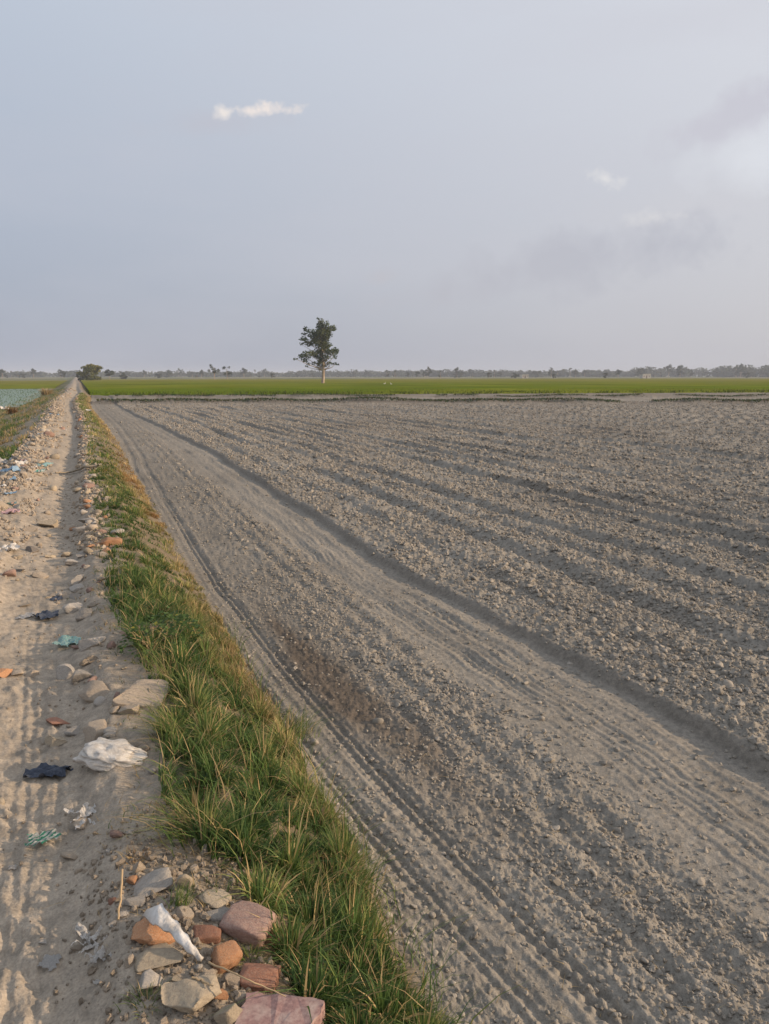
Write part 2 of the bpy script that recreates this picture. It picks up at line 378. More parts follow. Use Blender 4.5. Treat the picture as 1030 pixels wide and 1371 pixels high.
M_PL = {
    'white': cloth_material('white_plastic', (.48, .44, .39), (.78, .76, .73)),
    'sack': cloth_material('woven_sack', (.52, .47, .41), (.76, .72, .66), 5, .75),
    'navy': cloth_material('dark_blue_plastic', (.035, .045, .07), (.075, .09, .125), 8, .4, 0.0),
    'green': cloth_material('green_wrapper', (.05, .26, .17), (.60, .62, .57), 30, .35),
    'teal': cloth_material('teal_plastic', (.08, .34, .36), (.42, .47, .42), 14, .4),
    'blue': cloth_material('blue_plastic', (.12, .26, .42), (.40, .50, .58), 14, .4),
    'grey': cloth_material('grey_plastic', (.33, .32, .31), (.47, .45, .42), 10, .5),
    'pinkp': cloth_material('pink_plastic', (.45, .26, .27), (.60, .42, .41), 12, .5),
}
t = M_PL['green'].node_tree; b = t.nodes['Principled BSDF']
wv = t.nodes.new('ShaderNodeTexWave'); c_ = t.nodes.new('ShaderNodeTexCoord'); t.links.new(c_.outputs['Object'], wv.inputs['Vector']); wv.inputs['Scale'].default_value = .9; wv.inputs['Distortion'].default_value = 1.5
cl_ = ramp(t, wv.outputs['Fac'], [(.42, (.04, .25, .16)), (.55, (.55, .56, .52))]); t.links.new(cl_, b.inputs['Base Color'])
m, t, b = mat_new('dry_stem'); b.inputs['Base Color'].default_value = (.40, .29, .17, 1); b.inputs['Roughness'].default_value = .8; M_STEM = m
m, t, b = mat_new('bark'); b.inputs['Roughness'].default_value = .9
n = noise_node(t, 1.6, 5, .6); t.links.new(ramp(t, n.outputs[0], [(.35, (.24, .18, .13)), (.65, (.43, .34, .255))]), b.inputs['Base Color']); bump(t, b, n.outputs[0], .1); M_BARK = m

# ------------------------------------------------------------------ the ground: one continuous sheet fanning out to the horizon
dense = np.linspace(-34, 34, 830)
a1 = 34 + np.cumsum(np.linspace(.12, 9, 27)); a1 = a1[a1 < 178]
ang = np.concatenate([-a1[::-1], dense, a1]); ang = np.radians(ang) + YAW
rad = [.03, .2, .4, .6, .8, .95, 1.08, 1.18, 1.25]
r = 1.3
while r < 95:
    rad.append(r); r += min((r * r + 3.6) / 1150.0, .0135 * r)
while r < 9000: rad.append(r); r *= 1.09
rad = np.array(rad); nr, na = len(rad), len(ang)
RR, AA = np.meshgrid(rad, ang, indexing='ij')
X = (RR * np.sin(AA)).ravel(); Y = (RR * np.cos(AA)).ravel()
Z = H(X, Y)
dist = RR.ravel()
Z = np.where(dist > 110, np.where(np.abs(X + .4) < 1.4, np.minimum(Z, .05), np.where(X > 1, -.36, Z)), Z)
# soil colour (albedo): dry crust, dust, damp earth, litter, plus painted shade on the bank face
path, verge, field, rough, smooth, mid, bx = zones(X, Y)
n1 = fbm(X * 2.2, Y * 1.0, 90, 4)[:, None]; n2 = fbm(X * 11, Y * 7, 91, 3)[:, None] + .6 * (fbm(X * 5.5, Y * .35, 96, 3) * field)[:, None]; n3 = fbm(X * .35, Y * .12, 92, 3)[:, None]
C_FIELD = np.array([.226, .208, .180]); C_DUST = np.array([.305, .280, .243]); C_DAMP_SHADE = np.array([.105, .084, .066]); C_PATH = np.array([.335, .288, .232]); C_VERGE = np.array([.175, .14, .095])
cf = C_FIELD * (1 + .22 * n1 + .18 * n2)
wet_shade = damp_shade(X, Y)[:, None]
dusty = (np.clip(smooth + .6 * np.exp(-((X - 2.05) / .3) ** 2) * (Y < 6), 0, 1) * np.clip(.45 + 1.2 * fbm(X * 1.4, Y * .5, 93, 3), 0, 1))[:, None]
cf = cf * (1 - .55 * dusty) + C_DUST * .55 * dusty
cf = cf * (1 - wet_shade * .85) + C_DAMP_SHADE * wet_shade * .85
cf = cf * (1 + .22 * n3) * (1 + .10 * rough[:, None])
cp = C_PATH * (1 + .16 * n1 + .14 * n2)
bare = sst(.42, .12, X - mdr(Y))[:, None]; cv = (C_VERGE * (1 - bare) + C_PATH * .93 * bare) * (1 + .2 * n2)
ridge = (sst(-.55, -.75, X) * path)[:, None]
cp = cp * (1 - ridge * .25) + np.array([.30, .26, .21]) * ridge * .25
leftw = np.clip(1 - path - verge - field, 0, 1)[:, None]
gr = sst(-.1, .3, fbm(X * .9, Y * .35, 94, 3))[:, None]
cl = np.array([.27, .215, .14]) * (1 - gr) + np.array([.12, .125, .05]) * gr
soil = cf * field[:, None] + cp * path[:, None] + cv * verge[:, None] + cl * leftw
bb = Y + .392 * X
far = ((Y > crop_front(X)) & (dist > 95) & (np.abs(X + .35) > 1.5))[:, None]
fgr = sst(-.25, .25, fbm(X * .012, Y * .03, 95, 3))[:, None]
cfar = np.array([.19, .17, .095]) * (1 - fgr) + np.array([.10, .12, .045]) * fgr
soil = np.where(far, cfar, soil)
soil = np.clip(soil, .02, .6)
idx = np.arange(nr * na).reshape(nr, na)
jn = np.concatenate([np.arange(1, na), [0]])
F = np.stack([idx[:-1, :].ravel(), idx[:-1][:, jn].ravel(), idx[1:][:, jn].ravel(), idx[1:, :].ravel()], 1)[:, ::-1]
fx, fy = X[F].mean(1), Y[F].mean(1); fx = fx - mdr(fy)
reg = np.full(len(F), 3)
ee = 0.035 * perlin(fy * 1.2, fx * 0, 40) + 0.03 * perlin(fy * 4, fx * 0, 41)
reg[(fx + ee > .93) & (fy < crop_front(fx) + 4) & (fy > -30)] = 2
reg[(fx + ee <= .93) & (fx + ee > .03) & (np.abs(fy) < 300)] = 1
reg[(fx + ee <= .03) & (fx > -1.5) & (np.abs(fy) < 300)] = 0
P3 = np.stack([X, Y, Z], 1)
for k, (nm, mt) in enumerate((('dirt_path', M_PATHSOIL), ('grass_verge', M_SOIL), ('ploughed_field', M_SOIL), ('ground', M_SOIL))):
    f = F[reg == k]; u, inv = np.unique(f, return_inverse=True)
    me = npmesh(nm, P3[u], inv.reshape(f.shape)); vcol(me, 'soil', soil[u])
    struct(obj(nm, me, mt))

# flooded paddy left of the embankment
m, t, b = mat_new('paddy_water'); b.inputs['Base Color'].default_value = (.15, .21, .15, 1); b.inputs['Roughness'].default_value = .4; b.inputs['Specular IOR Level'].default_value = .2
n = noise_node(t, 2.5, 3, .5); bump(t, b, n.outputs[0], .001)
me = npmesh('paddy_water', [(-60, 63, -.665), (-3.9, 63, -.665), (-3.9, 148, -.665), (-60, 148, -.665)], [[0, 1, 2, 3]])
struct(obj('paddy_water', me, m))

# ------------------------------------------------------------------ stones, clods, bricks: mesh makers
def ico(sub):
    bm = bmesh.new(); bmesh.ops.create_icosphere(bm, subdivisions=sub, radius=1); bm.verts.ensure_lookup_table()
    v = np.array([q.co[:] for q in bm.verts]); f = np.array([[q.index for q in p.verts] for p in bm.faces]); bm.free(); return v, f
ICO = {s: ico(s) for s in (1, 2, 3, 4)}
def n3(v, s, seed):
    return (perlin(v[:, 0] * s + 5, v[:, 1] * s, seed) + perlin(v[:, 1] * s, v[:, 2] * s + 9, seed + 1) + perlin(v[:, 2] * s + 2, v[:, 0] * s, seed + 2)) / 1.7
def rock_mesh(name, seed, sub=3, planes=12, cut=(.38, .82), bumpy=.05, box=0.0):
    """a stone of about unit half size, faceted by cutting planes; z from -1 to 1"""
    rs = np.random.default_rng(seed); v, f = ICO[sub]; v = v.copy()
    if box:                     # squarish block
        p = 2 + 8 * box; v = v / (np.sum(np.abs(v) ** p, 1) ** (1 / p))[:, None]
    for k in range(planes):
        d = rs.normal(size=3); d /= np.linalg.norm(d); c = rs.uniform(*cut) * (1.25 if box else 1)
        s = v @ d; m = s > c; v[m] -= np.outer(s[m] - c, d)
    v = v * (1 + bumpy * n3(v, 2.1, seed) + bumpy * .55 * n3(v, 5.2, seed + 7) + bumpy * .3 * n3(v, 11, seed + 9) - bumpy * .7 * np.abs(n3(v, 3.4, seed + 11)))[:, None]
    v = v / np.abs(v).max(0)
    return npmesh(name, v, f)
def place(name, me, px, py, w, h, mat, label, cat='stone', yaw=0, tilt=(0, 0), depth=None, sink=.3, group=None, zadd=0):
    """stand a stone so that it covers about w x h picture units round (px, py)"""
    x, y, z = spot(px, py + h * .32); u = unit(x, y, z)
    sx = w * u / 2; sy = (depth * u / 2) if depth else sx * .8
    dep = math.atan2(CAM_H - z, math.hypot(x, y))
    sz = max(.25 * sx, (h * u / 2 - sy * math.sin(dep) * .75) / math.cos(dep))
    sz = min(sz, sx * 1.3)
    o = obj(name, me.copy() if me.materials and me.materials[0] != mat else me, None, None,
            (x + sy * .5 * math.sin(YAW), y + sy * .5 * math.cos(YAW), z + sz * (1 - 2 * sink) + zadd), (tilt[0], tilt[1], -YAW + yaw), (sx, sy, sz))
    o.data.materials.clear(); o.data.materials.append(mat)
    return tag(o, label, cat, group)

# ---- the heap of stones and bricks in the foreground
FG = 'stones and bricks heaped at the path edge'
near_rocks = [
    # name, px, py, w, h, material, box, yaw, tilt, label, category
    ('brick', 204, 1247, 62, 40, 'orange', .5, .25, (.1, .05), 'chipped orange brick lump beside the white rag strip, left edge of the heap', 'brick'),
    ('rock', 210, 1281, 66, 44, 'sand', .1, .4, (.1, -.1), 'rounded sandy grey rock just below the orange brick lump', 'rock'),
    ('rock', 196, 1316, 45, 34, 'grey', .1, -.2, (0, .1), 'blue grey rock at the lower left corner of the stone heap', 'rock'),
    ('rock', 250, 1336, 84, 62, 'sand', .15, .5, (.15, .2), 'biggest sandy rock of the heap with a peaked top, near the bottom', 'rock'),
    ('brick', 332, 1236, 70, 58, 'pinkbrick', .75, -.35, (.12, -.1), 'large dull red brick lying against the grass, topmost right of the heap', 'brick'),
    ('brick', 275, 1249, 40, 28, 'brick', .7, .2, (.1, .1), 'small dark red half brick just right of the white rag strip', 'brick'),
    ('brick', 301, 1283, 42, 40, 'orange', .4, .7, (.2, .1), 'brown broken brick piece in the middle between two red bricks', 'brick'),
    ('brick', 349, 1308, 60, 38, 'brick', .75, -.1, (.05, .05), 'reddish brick end above the pink slab', 'brick'),
    ('stone', 292, 1331, 26, 29, 'orange', 0, 0, (0, 0), 'small round orange stone beside the biggest sandy rock', 'stone'),
    ('stone', 310, 1315, 23, 28, 'mud', 0, 0, (0, 0), 'upright egg shaped grey brown pebble above the round orange stone', 'stone'),
    ('stone', 325, 1335, 23, 18, 'mud', 0, .5, (0, 0), 'flat grey brown pebble touching the top of the pink slab', 'stone'),
    ('rock', 306, 1362, 42, 44, 'sand', .1, .3, (.1, 0), 'grey tan rock cut by the bottom edge between big rock and pink slab', 'rock'),
    ('stone', 200, 1187, 60, 26, 'grey', .45, .45, (-.1, -.35), 'long tilted grey slab at the top of the heap', 'stone'),
    ('stone', 249, 1179, 25, 38, 'sand', .2, .1, (.1, .1), 'upright pale stone standing at the top of the heap by the grass', 'stone'),
    ('stone', 286, 1203, 42, 24, 'sand', .3, -.5, (0, .15), 'flat sandy stone at the edge of the grass above the large dull brick', 'stone'),
    ('stone', 290, 1225, 34, 18, 'grey', .3, -.1, (0, 0), 'low grey stone half under grass, left of the large dull brick', 'stone'),
    ('brick', 178, 1179, 19, 18, 'orange', .2, .2, (0, 0), 'tiny bright orange brick crumb beside the tilted grey slab', 'brick'),
    ('clod', 184, 1161, 20, 26, 'mud', 0, .2, (0, 0), 'tan earth lump with dry roots at the very top of the heap', 'clod'),
    ('clod', 247, 1222, 26, 22, 'mud', .1, .2, (.2, 0), 'brown crumbly lump between white rag strip and grass', 'clod'),
    ('stone', 179, 1208, 28, 19, 'grey', .1, .3, (0, 0), 'low grey stone under the tilted grey slab', 'stone'),
    ('brick', 150, 1207, 17, 11, 'brick', .1, .3, (0, 0), 'flat dark red brick chip in the dust left of the heap', 'brick'),
    ('stone', 278, 1308, 27, 20, 'mud', .1, .3, (0, 0), 'half buried brown stone behind the round orange stone', 'stone'),
    ('brick', 361, 1258, 26, 20, 'brick', .3, .3, (0, 0), 'brown brick piece half hidden in grass under the large dull brick', 'brick'),
    ('stone', 165, 1222, 22, 12, 'grey', 0, .3, (0, 0), 'flat pale grey stone set in dust left of the orange brick lump', 'stone'),
    ('stone', 145, 1215, 17, 9, 'mud', 0, .3, (0, 0), 'small tan stone near the flat dark red chip', 'stone'),
    ('stone', 152, 1237, 19, 10, 'grey', 0, -.3, (0, 0), 'small grey stone sunk in dust left of the white rag strip', 'stone'),
    ('stone', 234, 1312, 15, 11, 'sand', 0, -.3, (0, 0), 'little sandy pebble above the biggest sandy rock', 'stone'),
    ('stone', 263, 1294, 16, 12, 'grey', 0, -.3, (0, 0), 'little grey pebble at the lower end of the white rag strip', 'stone'),
    ('stone', 330, 1268, 15, 11, 'mud', 0, -.3, (0, 0), 'little brown pebble under the large dull brick', 'stone'),
    ('stone', 172, 1115, 14, 8, 'grey', .1, .3, (0, 0), 'single small grey stone on bare dust left of the long grass', 'stone'),
    ('stone', 58, 1262, 13, 9, 'grey', .1, .3, (0, 0), 'small flat stone by the grey plastic sheet', 'stone'),
    ('stone', 102, 1270, 17, 14, 'mud', .1, .3, (0, 0), 'brown pebble under the torn white plastic shreds', 'stone'),
]
for i, (nm, px, py, w, h, mt, bx_, yw, tl, lb, ct) in enumerate(near_rocks):
    big = w > 35
    me = rock_mesh(nm, 100 + i * 13, 4 if big else 3, 11 if bx_ < .3 else 11, (.32, .78) if bx_ < .3 else (.58, .95), .05 if bx_ < .5 else .045, bx_)
    place(nm, me, px, py, w, h, M_ROCK[mt], lb, ct, yw, tl, sink=.29, group=FG if py > 1140 and px > 140 else None)
# the pink slab lying flat and running out of view
def slab_mesh(name, outline, th, seed, nsub=5):
    bm = bmesh.new(); rs = random.Random(seed)
    pts = []
    for i in range(len(outline)):
        a, b2 = Vector(outline[i]), Vector(outline[(i + 1) % len(outline)])
        for k in range(nsub): pts.append(a.lerp(b2, k / nsub) + Vector((rs.gauss(0, .003), rs.gauss(0, .003))))
    topv = [bm.verts.new((p.x, p.y, rs.gauss(0, .001))) for p in pts]; mid_ = [bm.verts.new((p.x * 1.015, p.y * 1.015, -.008 + rs.gauss(0, .002))) for p in pts]; bot = [bm.verts.new((p.x * 1.0 + rs.gauss(0, .003), p.y, -th)) for p in pts]
    bm.faces.new(topv); n_ = len(pts)
    for i in range(n_):
        j = (i + 1) % n_
        bm.faces.new((topv[j], topv[i], mid_[i], mid_[j])); bm.faces.new((mid_[j], mid_[i], bot[i], bot[j]))
    bmesh.ops.triangulate(bm, faces=[f for f in bm.faces if len(f.verts) > 4])
    me = bpy.data.meshes.new(name); bm.normal_update(); bm.to_mesh(me); bm.free(); return me
SZ = H1(*spot(385, 1352)[:2]) + .035
def flat(px, py, z):
    d = pxdir(px, py); t = (CAM_H - z) / -d.z; return d.x * t, d.y * t, z
P = [flat(*q, SZ) for q in ((331, 1326), (372, 1331), (434, 1337), (428, 1358), (400, 1390), (300, 1395))]
cx_ = sum(p[0] for p in P) / 6; cy_ = sum(p[1] for p in P) / 6; cz_ = SZ
o = obj('stone_slab', slab_mesh('stone_slab', [(p[0] - cx_, p[1] - cy_) for p in P][::-1], .06, 3), M_ROCK['pink'], None, (cx_, cy_, cz_))
tag(o, 'flat pink stone slab with pale blotches cut by the bottom edge of the picture', 'slab')

# ---- stones along the right edge of the path, and lumps further up
EG = 'stones along the right edge of the path'
edge_rocks = [
    (122, 857, 30, 26, 'grey', .45, .5, 'grey slab corner standing by the grass, right of the teal rag'),
    (117, 882, 22, 18, 'mud', .2, .2, 'brown stone just below the grey slab corner'),
    (90, 897, 26, 24, 'grey', .3, .6, 'pale flat stone left of two sunk in the path edge'),
    (108, 903, 24, 22, 'grey', .3, .6, 'leaning grey stone right of two sunk in the path edge'),
    (124, 926, 46, 28, 'mud', .5, .1, 'flat topped mud coloured block with a grassy right side'),
    (182, 846, 46, 20, 'pinkbrick', .6, .1, 'long pinkish brick lying in the grass'),
    (166, 862, 28, 11, 'sand', .5, .1, 'thin sandy tile piece under the long pinkish brick'),
    (184, 928, 62, 32, 'mud', .45, .3, 'large flat dried mud slab half covered by the long grass'),
    (168, 950, 26, 18, 'mud', .2, .1, 'brown lump at the lower edge of the large mud slab'),
    (128, 975, 36, 34, 'mud', .35, .7, 'slanting mud coloured block above the white sack'),
    (70, 990, 32, 22, 'sand', .2, .2, 'sandy stone in the path with a dry tuft at its foot'),
    (95, 979, 20, 13, 'grey', .1, .2, 'small grey stone between sandy stone and slanting block'),
    (75, 969, 32, 9, 'brick', .1, .2, 'low reddish crumbled brick patch in the path'),
    (146, 984, 13, 12, 'grey', .1, .2, 'small grey pebble at the foot of the slanting block'),
    (4, 901, 22, 18, 'orange', .3, .2, 'yellow orange stone at the left edge of the picture'),
    (23, 900, 16, 13, 'mud', .1, .2, 'round brown stone next to the yellow orange stone'),
    (41, 901, 17, 12, 'mud', .1, .2, 'darker cracked lump right of the round brown stone'),
    (122, 696, 28, 11, 'grey', .5, 0, 'long pale slab lying across the path edge'),
    (112, 706, 24, 10, 'grey', .5, .1, 'second pale slab in front of the long pale slab'),
    (146, 725, 24, 13, 'orange', .4, .1, 'bright orange brick at the path edge'),
    (124, 729, 20, 10, 'orange', .3, .1, 'dusty orange brick beside the bright orange brick'),
    (122, 718, 13, 10, 'sand', .1, .1, 'small sandy stone behind the orange bricks'),
    (137, 712, 14, 9, 'pinkbrick', .1, .1, 'pinkish stone behind the bright orange brick'),
    (156, 712, 15, 9, 'grey', .2, .1, 'grey stone right of the pinkish stone by the orange bricks'),
    (114, 739, 22, 12, 'grey', .3, .4, 'sloping grey stone below the dusty orange brick'),
    (98, 752, 20, 10, 'grey', .2, .4, 'low grey stone on the shaded path edge'),
    (104, 775, 17, 15, 'grey', .3, .5, 'upper stone of the row of leaning slabs'),
    (100, 787, 19, 12, 'grey', .4, .5, 'second leaning slab in the row'),
    (104, 796, 23, 13, 'grey', .4, .5, 'third leaning slab in the row, the widest'),
    (96, 812, 23, 18, 'grey', .4, .6, 'fourth leaning slab in the row'),
    (115, 818, 25, 22, 'grey', .4, .7, 'lowest leaning slab with grass behind it'),
    (60, 700, 26, 17, 'sand', .3, .2, 'sharp edged sandy stone alone on the path'),
    (40, 707, 18, 12, 'mud', .2, .2, 'flat brown stone left of the sharp edged sandy stone'),
    (40, 735, 19, 9, 'dark', .3, -.4, 'dark lump lying slanted in the left of the path'),
    (50, 770, 20, 10, 'mud', .2, -.4, 'pale tan lump in the middle of the path'),
    (26, 763, 16, 8, 'dark', .2, -.4, 'dark flat stone left of the pale tan lump'),
    (11, 767, 16, 15, 'pinkbrick', .2, .4, 'pinkish brick piece near the left edge of the picture'),
    (72, 797, 14, 7, 'mud', .2, .4, 'low brown crust in the path by the leaning slabs'),
    (33, 810, 16, 6, 'mud', .2, .4, 'flat tan crust in the left of the path'),
    (88, 742, 12, 9, 'sand', 0, .4, 'pale stone with a dark hollow on the path edge'),
    (67, 744, 14, 7, 'sand', .2, .4, 'small sandy stone in the middle of the path'),
    (22, 745, 16, 8, 'sand', .2, .1, 'yellowish lump below the white plastic bundle'),
]
for i, (px, py, w, h, mt, bx_, yw, lb) in enumerate(edge_rocks):
    nm = 'brick' if mt in ('orange', 'brick', 'pinkbrick') else 'stone'
    me = rock_mesh(nm, 900 + i * 11, 4 if w > 18 else 3, 9, (.28, .78), .045, max(bx_, .25))
    k_ = 1.22 if px > 84 and py > 680 else 1.08
    place(nm, me, px, py, w * k_, h * k_, M_ROCK[mt], lb, nm, yw * .9, (.1 * math.cos(i * 1.7), .16 * math.sin(i * 2.1)), sink=.33, group=EG if px > 84 else 'loose stones on the path')

# ---- rubble strewn over the low ridge left of the path and the far path edge: small, many alike
VAR = [rock_mesh('stone', 5000 + k * 9, 2, 9, (.36, .85), .06, (.0, .2, .5)[k % 3]) for k in range(7)]
def rubble(n, xr, yr, sr, kinds, where, group, seed):
    rs = random.Random(seed)
    for k in range(n):
        y = math.exp(rs.uniform(math.log(yr[0]), math.log(yr[1]))); x = rs.gauss((xr[0] + xr[1]) / 2, (xr[1] - xr[0]) / 3.6) + edge(y)
        kd = rs.choice(kinds); s = rs.uniform(*sr) * (.75 + .012 * min(y, 40)) * (1.5 if rs.random() < .12 else 1); z = H1(x, y)
        mk = 'stone_' + kd
        v = rs.randrange(len(VAR)); key = (kd, v)
        if key not in RUB: RUB[key] = VAR[v].copy(); RUB[key].materials.append(M_ROCK[kd])
        nm = 'brick' if kd in ('brick', 'orange') else 'stone'
        o = obj(nm, RUB[key], None, None, (x, y, z + s * .2), (rs.uniform(-.4, .4), rs.uniform(-.4, .4), rs.uniform(0, 6.3)), (s * rs.uniform(.8, 1.3), s * rs.uniform(.7, 1), s * rs.uniform(.45, .8)))
        word = {'sand': 'sandy', 'grey': 'grey', 'orange': 'orange brick', 'brick': 'red brick', 'mud': 'tan mud', 'pinkbrick': 'pinkish brick', 'dark': 'dark'}[kd]
        tag(o, f'small {word} fragment {where}', nm, group + ', ' + word)
RUB = {}
rubble(140, (-1.4, -.58), (8.5, 100), (.045, .10), ['sand', 'sand', 'grey', 'sand', 'mud', 'pinkbrick', 'mud', 'mud', 'grey'], 'in the rubbish strewn along the low ridge left of the path', 'rubble on the ridge left of the path', 21)
rubble(62, (-.14, .18), (7.0, 60), (.04, .085), ['sand', 'grey', 'grey', 'mud', 'orange', 'pinkbrick'], 'among the grass along the right side of the path further up', 'rubble along the far right path edge', 22)
rubble(12, (-.7, -.2), (3.0, 9), (.012, .028), ['sand', 'mud', 'grey'], 'scattered on the bare dust of the path', 'small stones on the path dust', 23)
rubble(55, (-.16, .2), (2.5, 9.5), (.015, .048), ['grey', 'mud', 'sand', 'mud', 'pinkbrick'], 'wedged between the bigger edge stones and grass', 'small stones between the edge stones', 24)

# ---- litter: crumpled plastic, rags
def sheet_mesh(name, seed, n=18, crumple=.25, ragged=.35, fold=1.0):
    """crumpled sheet about 2 x 2 units, ragged outline"""
    g = np.linspace(-1, 1, n); gx, gy = np.meshgrid(g, g, indexing='ij'); x, y = gx.ravel(), gy.ravel()
    rr = np.hypot(x, y); th = np.arctan2(y, x)
    lim = 1 - ragged * (.5 + perlin(np.cos(th) * 1.8 + seed, np.sin(th) * 1.8, seed) + .4 * perlin(np.cos(th) * 5, np.sin(th) * 5 + seed, seed + 1))
    z = crumple * (np.abs(perlin(x * 1.3 * fold + seed, y * 1.3, seed + 2)) * 1.6 + np.abs(perlin(x * 3.1 * fold, y * 3.1 + seed, seed + 3)) * .8 + .3 * np.abs(perlin(x * 7, y * 7, seed + 4)))
    x2 = x + .16 * perlin(x * 2, y * 2, seed + 5); y2 = y + .16 * perlin(x * 2 + 9, y * 2, seed + 6)
    idx = np.arange(n * n).reshape(n, n); f = np.stack([idx[:-1, :-1].ravel(), idx[1:, :-1].ravel(), idx[1:, 1:].ravel(), idx[:-1, 1:].ravel()], 1)
    ok = (rr < lim * 1.15)[f].all(1); f = f[ok]
    u, inv = np.unique(f, return_inverse=True)
    me = npmesh(name, np.stack([x2, y2, z], 1)[u], inv.reshape(f.shape)); return me
def litter(name, px, py, w, d, hgt, kind, label, cat, seed, yaw=0, crumple=.3, ragged=.35, fold=1.0, group=None, n=18, lift=.004):
    x, y, z = spot(px, py); u = unit(x, y, z); s = w * u / 2
    dep = math.atan2(CAM_H - z, math.hypot(x, y)); sy = max(.5 * s, d * u / 2 / max(.12, math.sin(dep)) * .7); sy = min(sy, 1.6 * s)
    me = sheet_mesh(name, seed, n, crumple, ragged, fold)
    me.materials.append(M_PL[kind])
    o = obj(name, me, None, None, (x, y, z + lift), (0, 0, -YAW + yaw), (s, sy, hgt * u))
    return tag(o, label, cat, group)
# white sack: a slack closed body with folds
def sack_mesh(name, seed):
    v, f = ICO[4]; v = v.copy()
    p = 3.2; v = v / (np.sum(np.abs(v) ** p, 1) ** (1 / p))[:, None]
    right = sst(.1, .9, v[:, 0])
    v[:, 2] *= 1 - .45 * right; v[:, 1] *= 1 - .25 * right
    pleat = np.sin(v[:, 1] * 16 + 2 * n3(v, 1.5, seed)) * right
    d = .16 * n3(v, 1.3, seed) - .30 * np.abs(n3(v, 1.9, seed + 3)) ** .8 - .16 * np.abs(n3(v, 4.3, seed + 4)) + .04 * n3(v, 9, seed + 5) + .06 * pleat
    v *= (1 + d)[:, None]; v[:, 2] = np.maximum(v[:, 2], -.55)
    return npmesh(name, v, f)
def sack(px, py, w, h, mat, label, yaw, d):
    x, y, z = spot(px, py + h * .4); u = unit(x, y, z); s = w * u / 2
    o = obj('sack', sack_mesh('sack', 77), M_PL[mat], None, (x + .03, y + .05, z + h * u * .22), (.05, .1, -YAW + yaw), (s, d * u / 2, h * u * .5))
    return tag(o, label, 'sack')
sack(143, 1014, 98, 30, 'sack', 'crumpled white woven sack on the path edge beside long grass', -.12, 60)
litter('plastic_sheet', 68, 1038, 66, 20, 16, 'navy', 'dark blue plastic sheet lying flat left of the white sack', 'plastic sheet', 31, .15, .5, .3)
litter('plastic_shred', 114, 1098, 44, 54, 10, 'white', 'white plastic shreds trodden into the dust below the white sack', 'plastic', 32, .8, .6, .75, 1.6, None, 26)
litter('wrapper', 57, 1125, 38, 30, 9, 'green', 'green and white striped wrapper lying in the dust', 'wrapper', 33, -.5, .5, .4, 2.0)
litter('plastic_shred', 122, 1268, 78, 46, 12, 'white', 'torn white plastic shreds forming an arch left of the stone heap', 'plastic', 34, -.5, .7, .85, 1.6, None, 30)
litter('plastic_shred', 131, 1284, 38, 30, 10, 'white', 'separate white plastic tatter below the torn white shreds', 'plastic', 44, .3, .7, .7, 1.6)
litter('plastic_sheet', 67, 1290, 30, 32, 3, 'grey', 'thin grey plastic sheet half buried in dust near the bottom left', 'plastic sheet', 35, .5, .25, .35)
litter('plastic_scrap', 130, 1317, 12, 9, 5, 'white', 'tiny white plastic scrap alone below the torn shreds', 'plastic', 36)
litter('plastic_scrap', 17, 1163, 13, 10, 3, 'grey', 'small grey plastic scrap near the left edge of the path', 'plastic', 37)
litter('rag', 90, 862, 36, 22, 12, 'teal', 'muddy teal rag caught on the path edge below the leaning slabs', 'rag', 38, .5, .4)
litter('plastic_sheet', 64, 827, 38, 12, 12, 'navy', 'dark plastic sheet bunched up on the path by the lowest slab', 'plastic sheet', 39, .1, .5)
litter('plastic_sheet', 36, 826, 22, 12, 6, 'grey', 'pale grey plastic left of the bunched dark sheet', 'plastic sheet', 40)
litter('rag', 76, 803, 18, 9, 7, 'navy', 'dark blue rag at the foot of the third leaning slab', 'rag', 41)
litter('plastic_bundle', 13, 737, 30, 14, 16, 'white', 'white plastic bundle near the left picture edge on the path', 'plastic', 42)
litter('rag', 15, 687, 24, 9, 11, 'pinkp', 'pink rag on the rubbish ridge near the left picture edge', 'rag', 43)
litter('bag', 17, 632, 24, 12, 16, 'blue', 'turquoise blue plastic bag in the rubbish ridge', 'bag', 45)
litter('bag', 27, 624, 22, 12, 16, 'white', 'white plastic bag touching the turquoise bag in the ridge', 'bag', 46)
litter('bag', 6, 621, 20, 12, 16, 'grey', 'greyish plastic bag left of the white bag in the ridge', 'bag', 47)
litter('plastic_sheet', 55, 620, 26, 10, 8, 'teal', 'pale green plastic sheet spread on top of the ridge', 'plastic sheet', 48)
litter('plastic_sheet', 52, 634, 20, 8, 6, 'green', 'green and pale plastic film just below the pale green sheet', 'plastic sheet', 49)
litter('plastic_scrap', 15, 661, 14, 6, 6, 'blue', 'blue plastic scrap at the foot of the ridge', 'plastic', 50)
litter('bag', 6, 549, 9, 12, 11, 'white', 'white sack standing on the grassy bank at the paddy edge', 'bag', 51)
litter('plastic_scrap', 118, 551, 11, 6, 6, 'white', 'white scrap at the far right side of the path', 'plastic', 52)
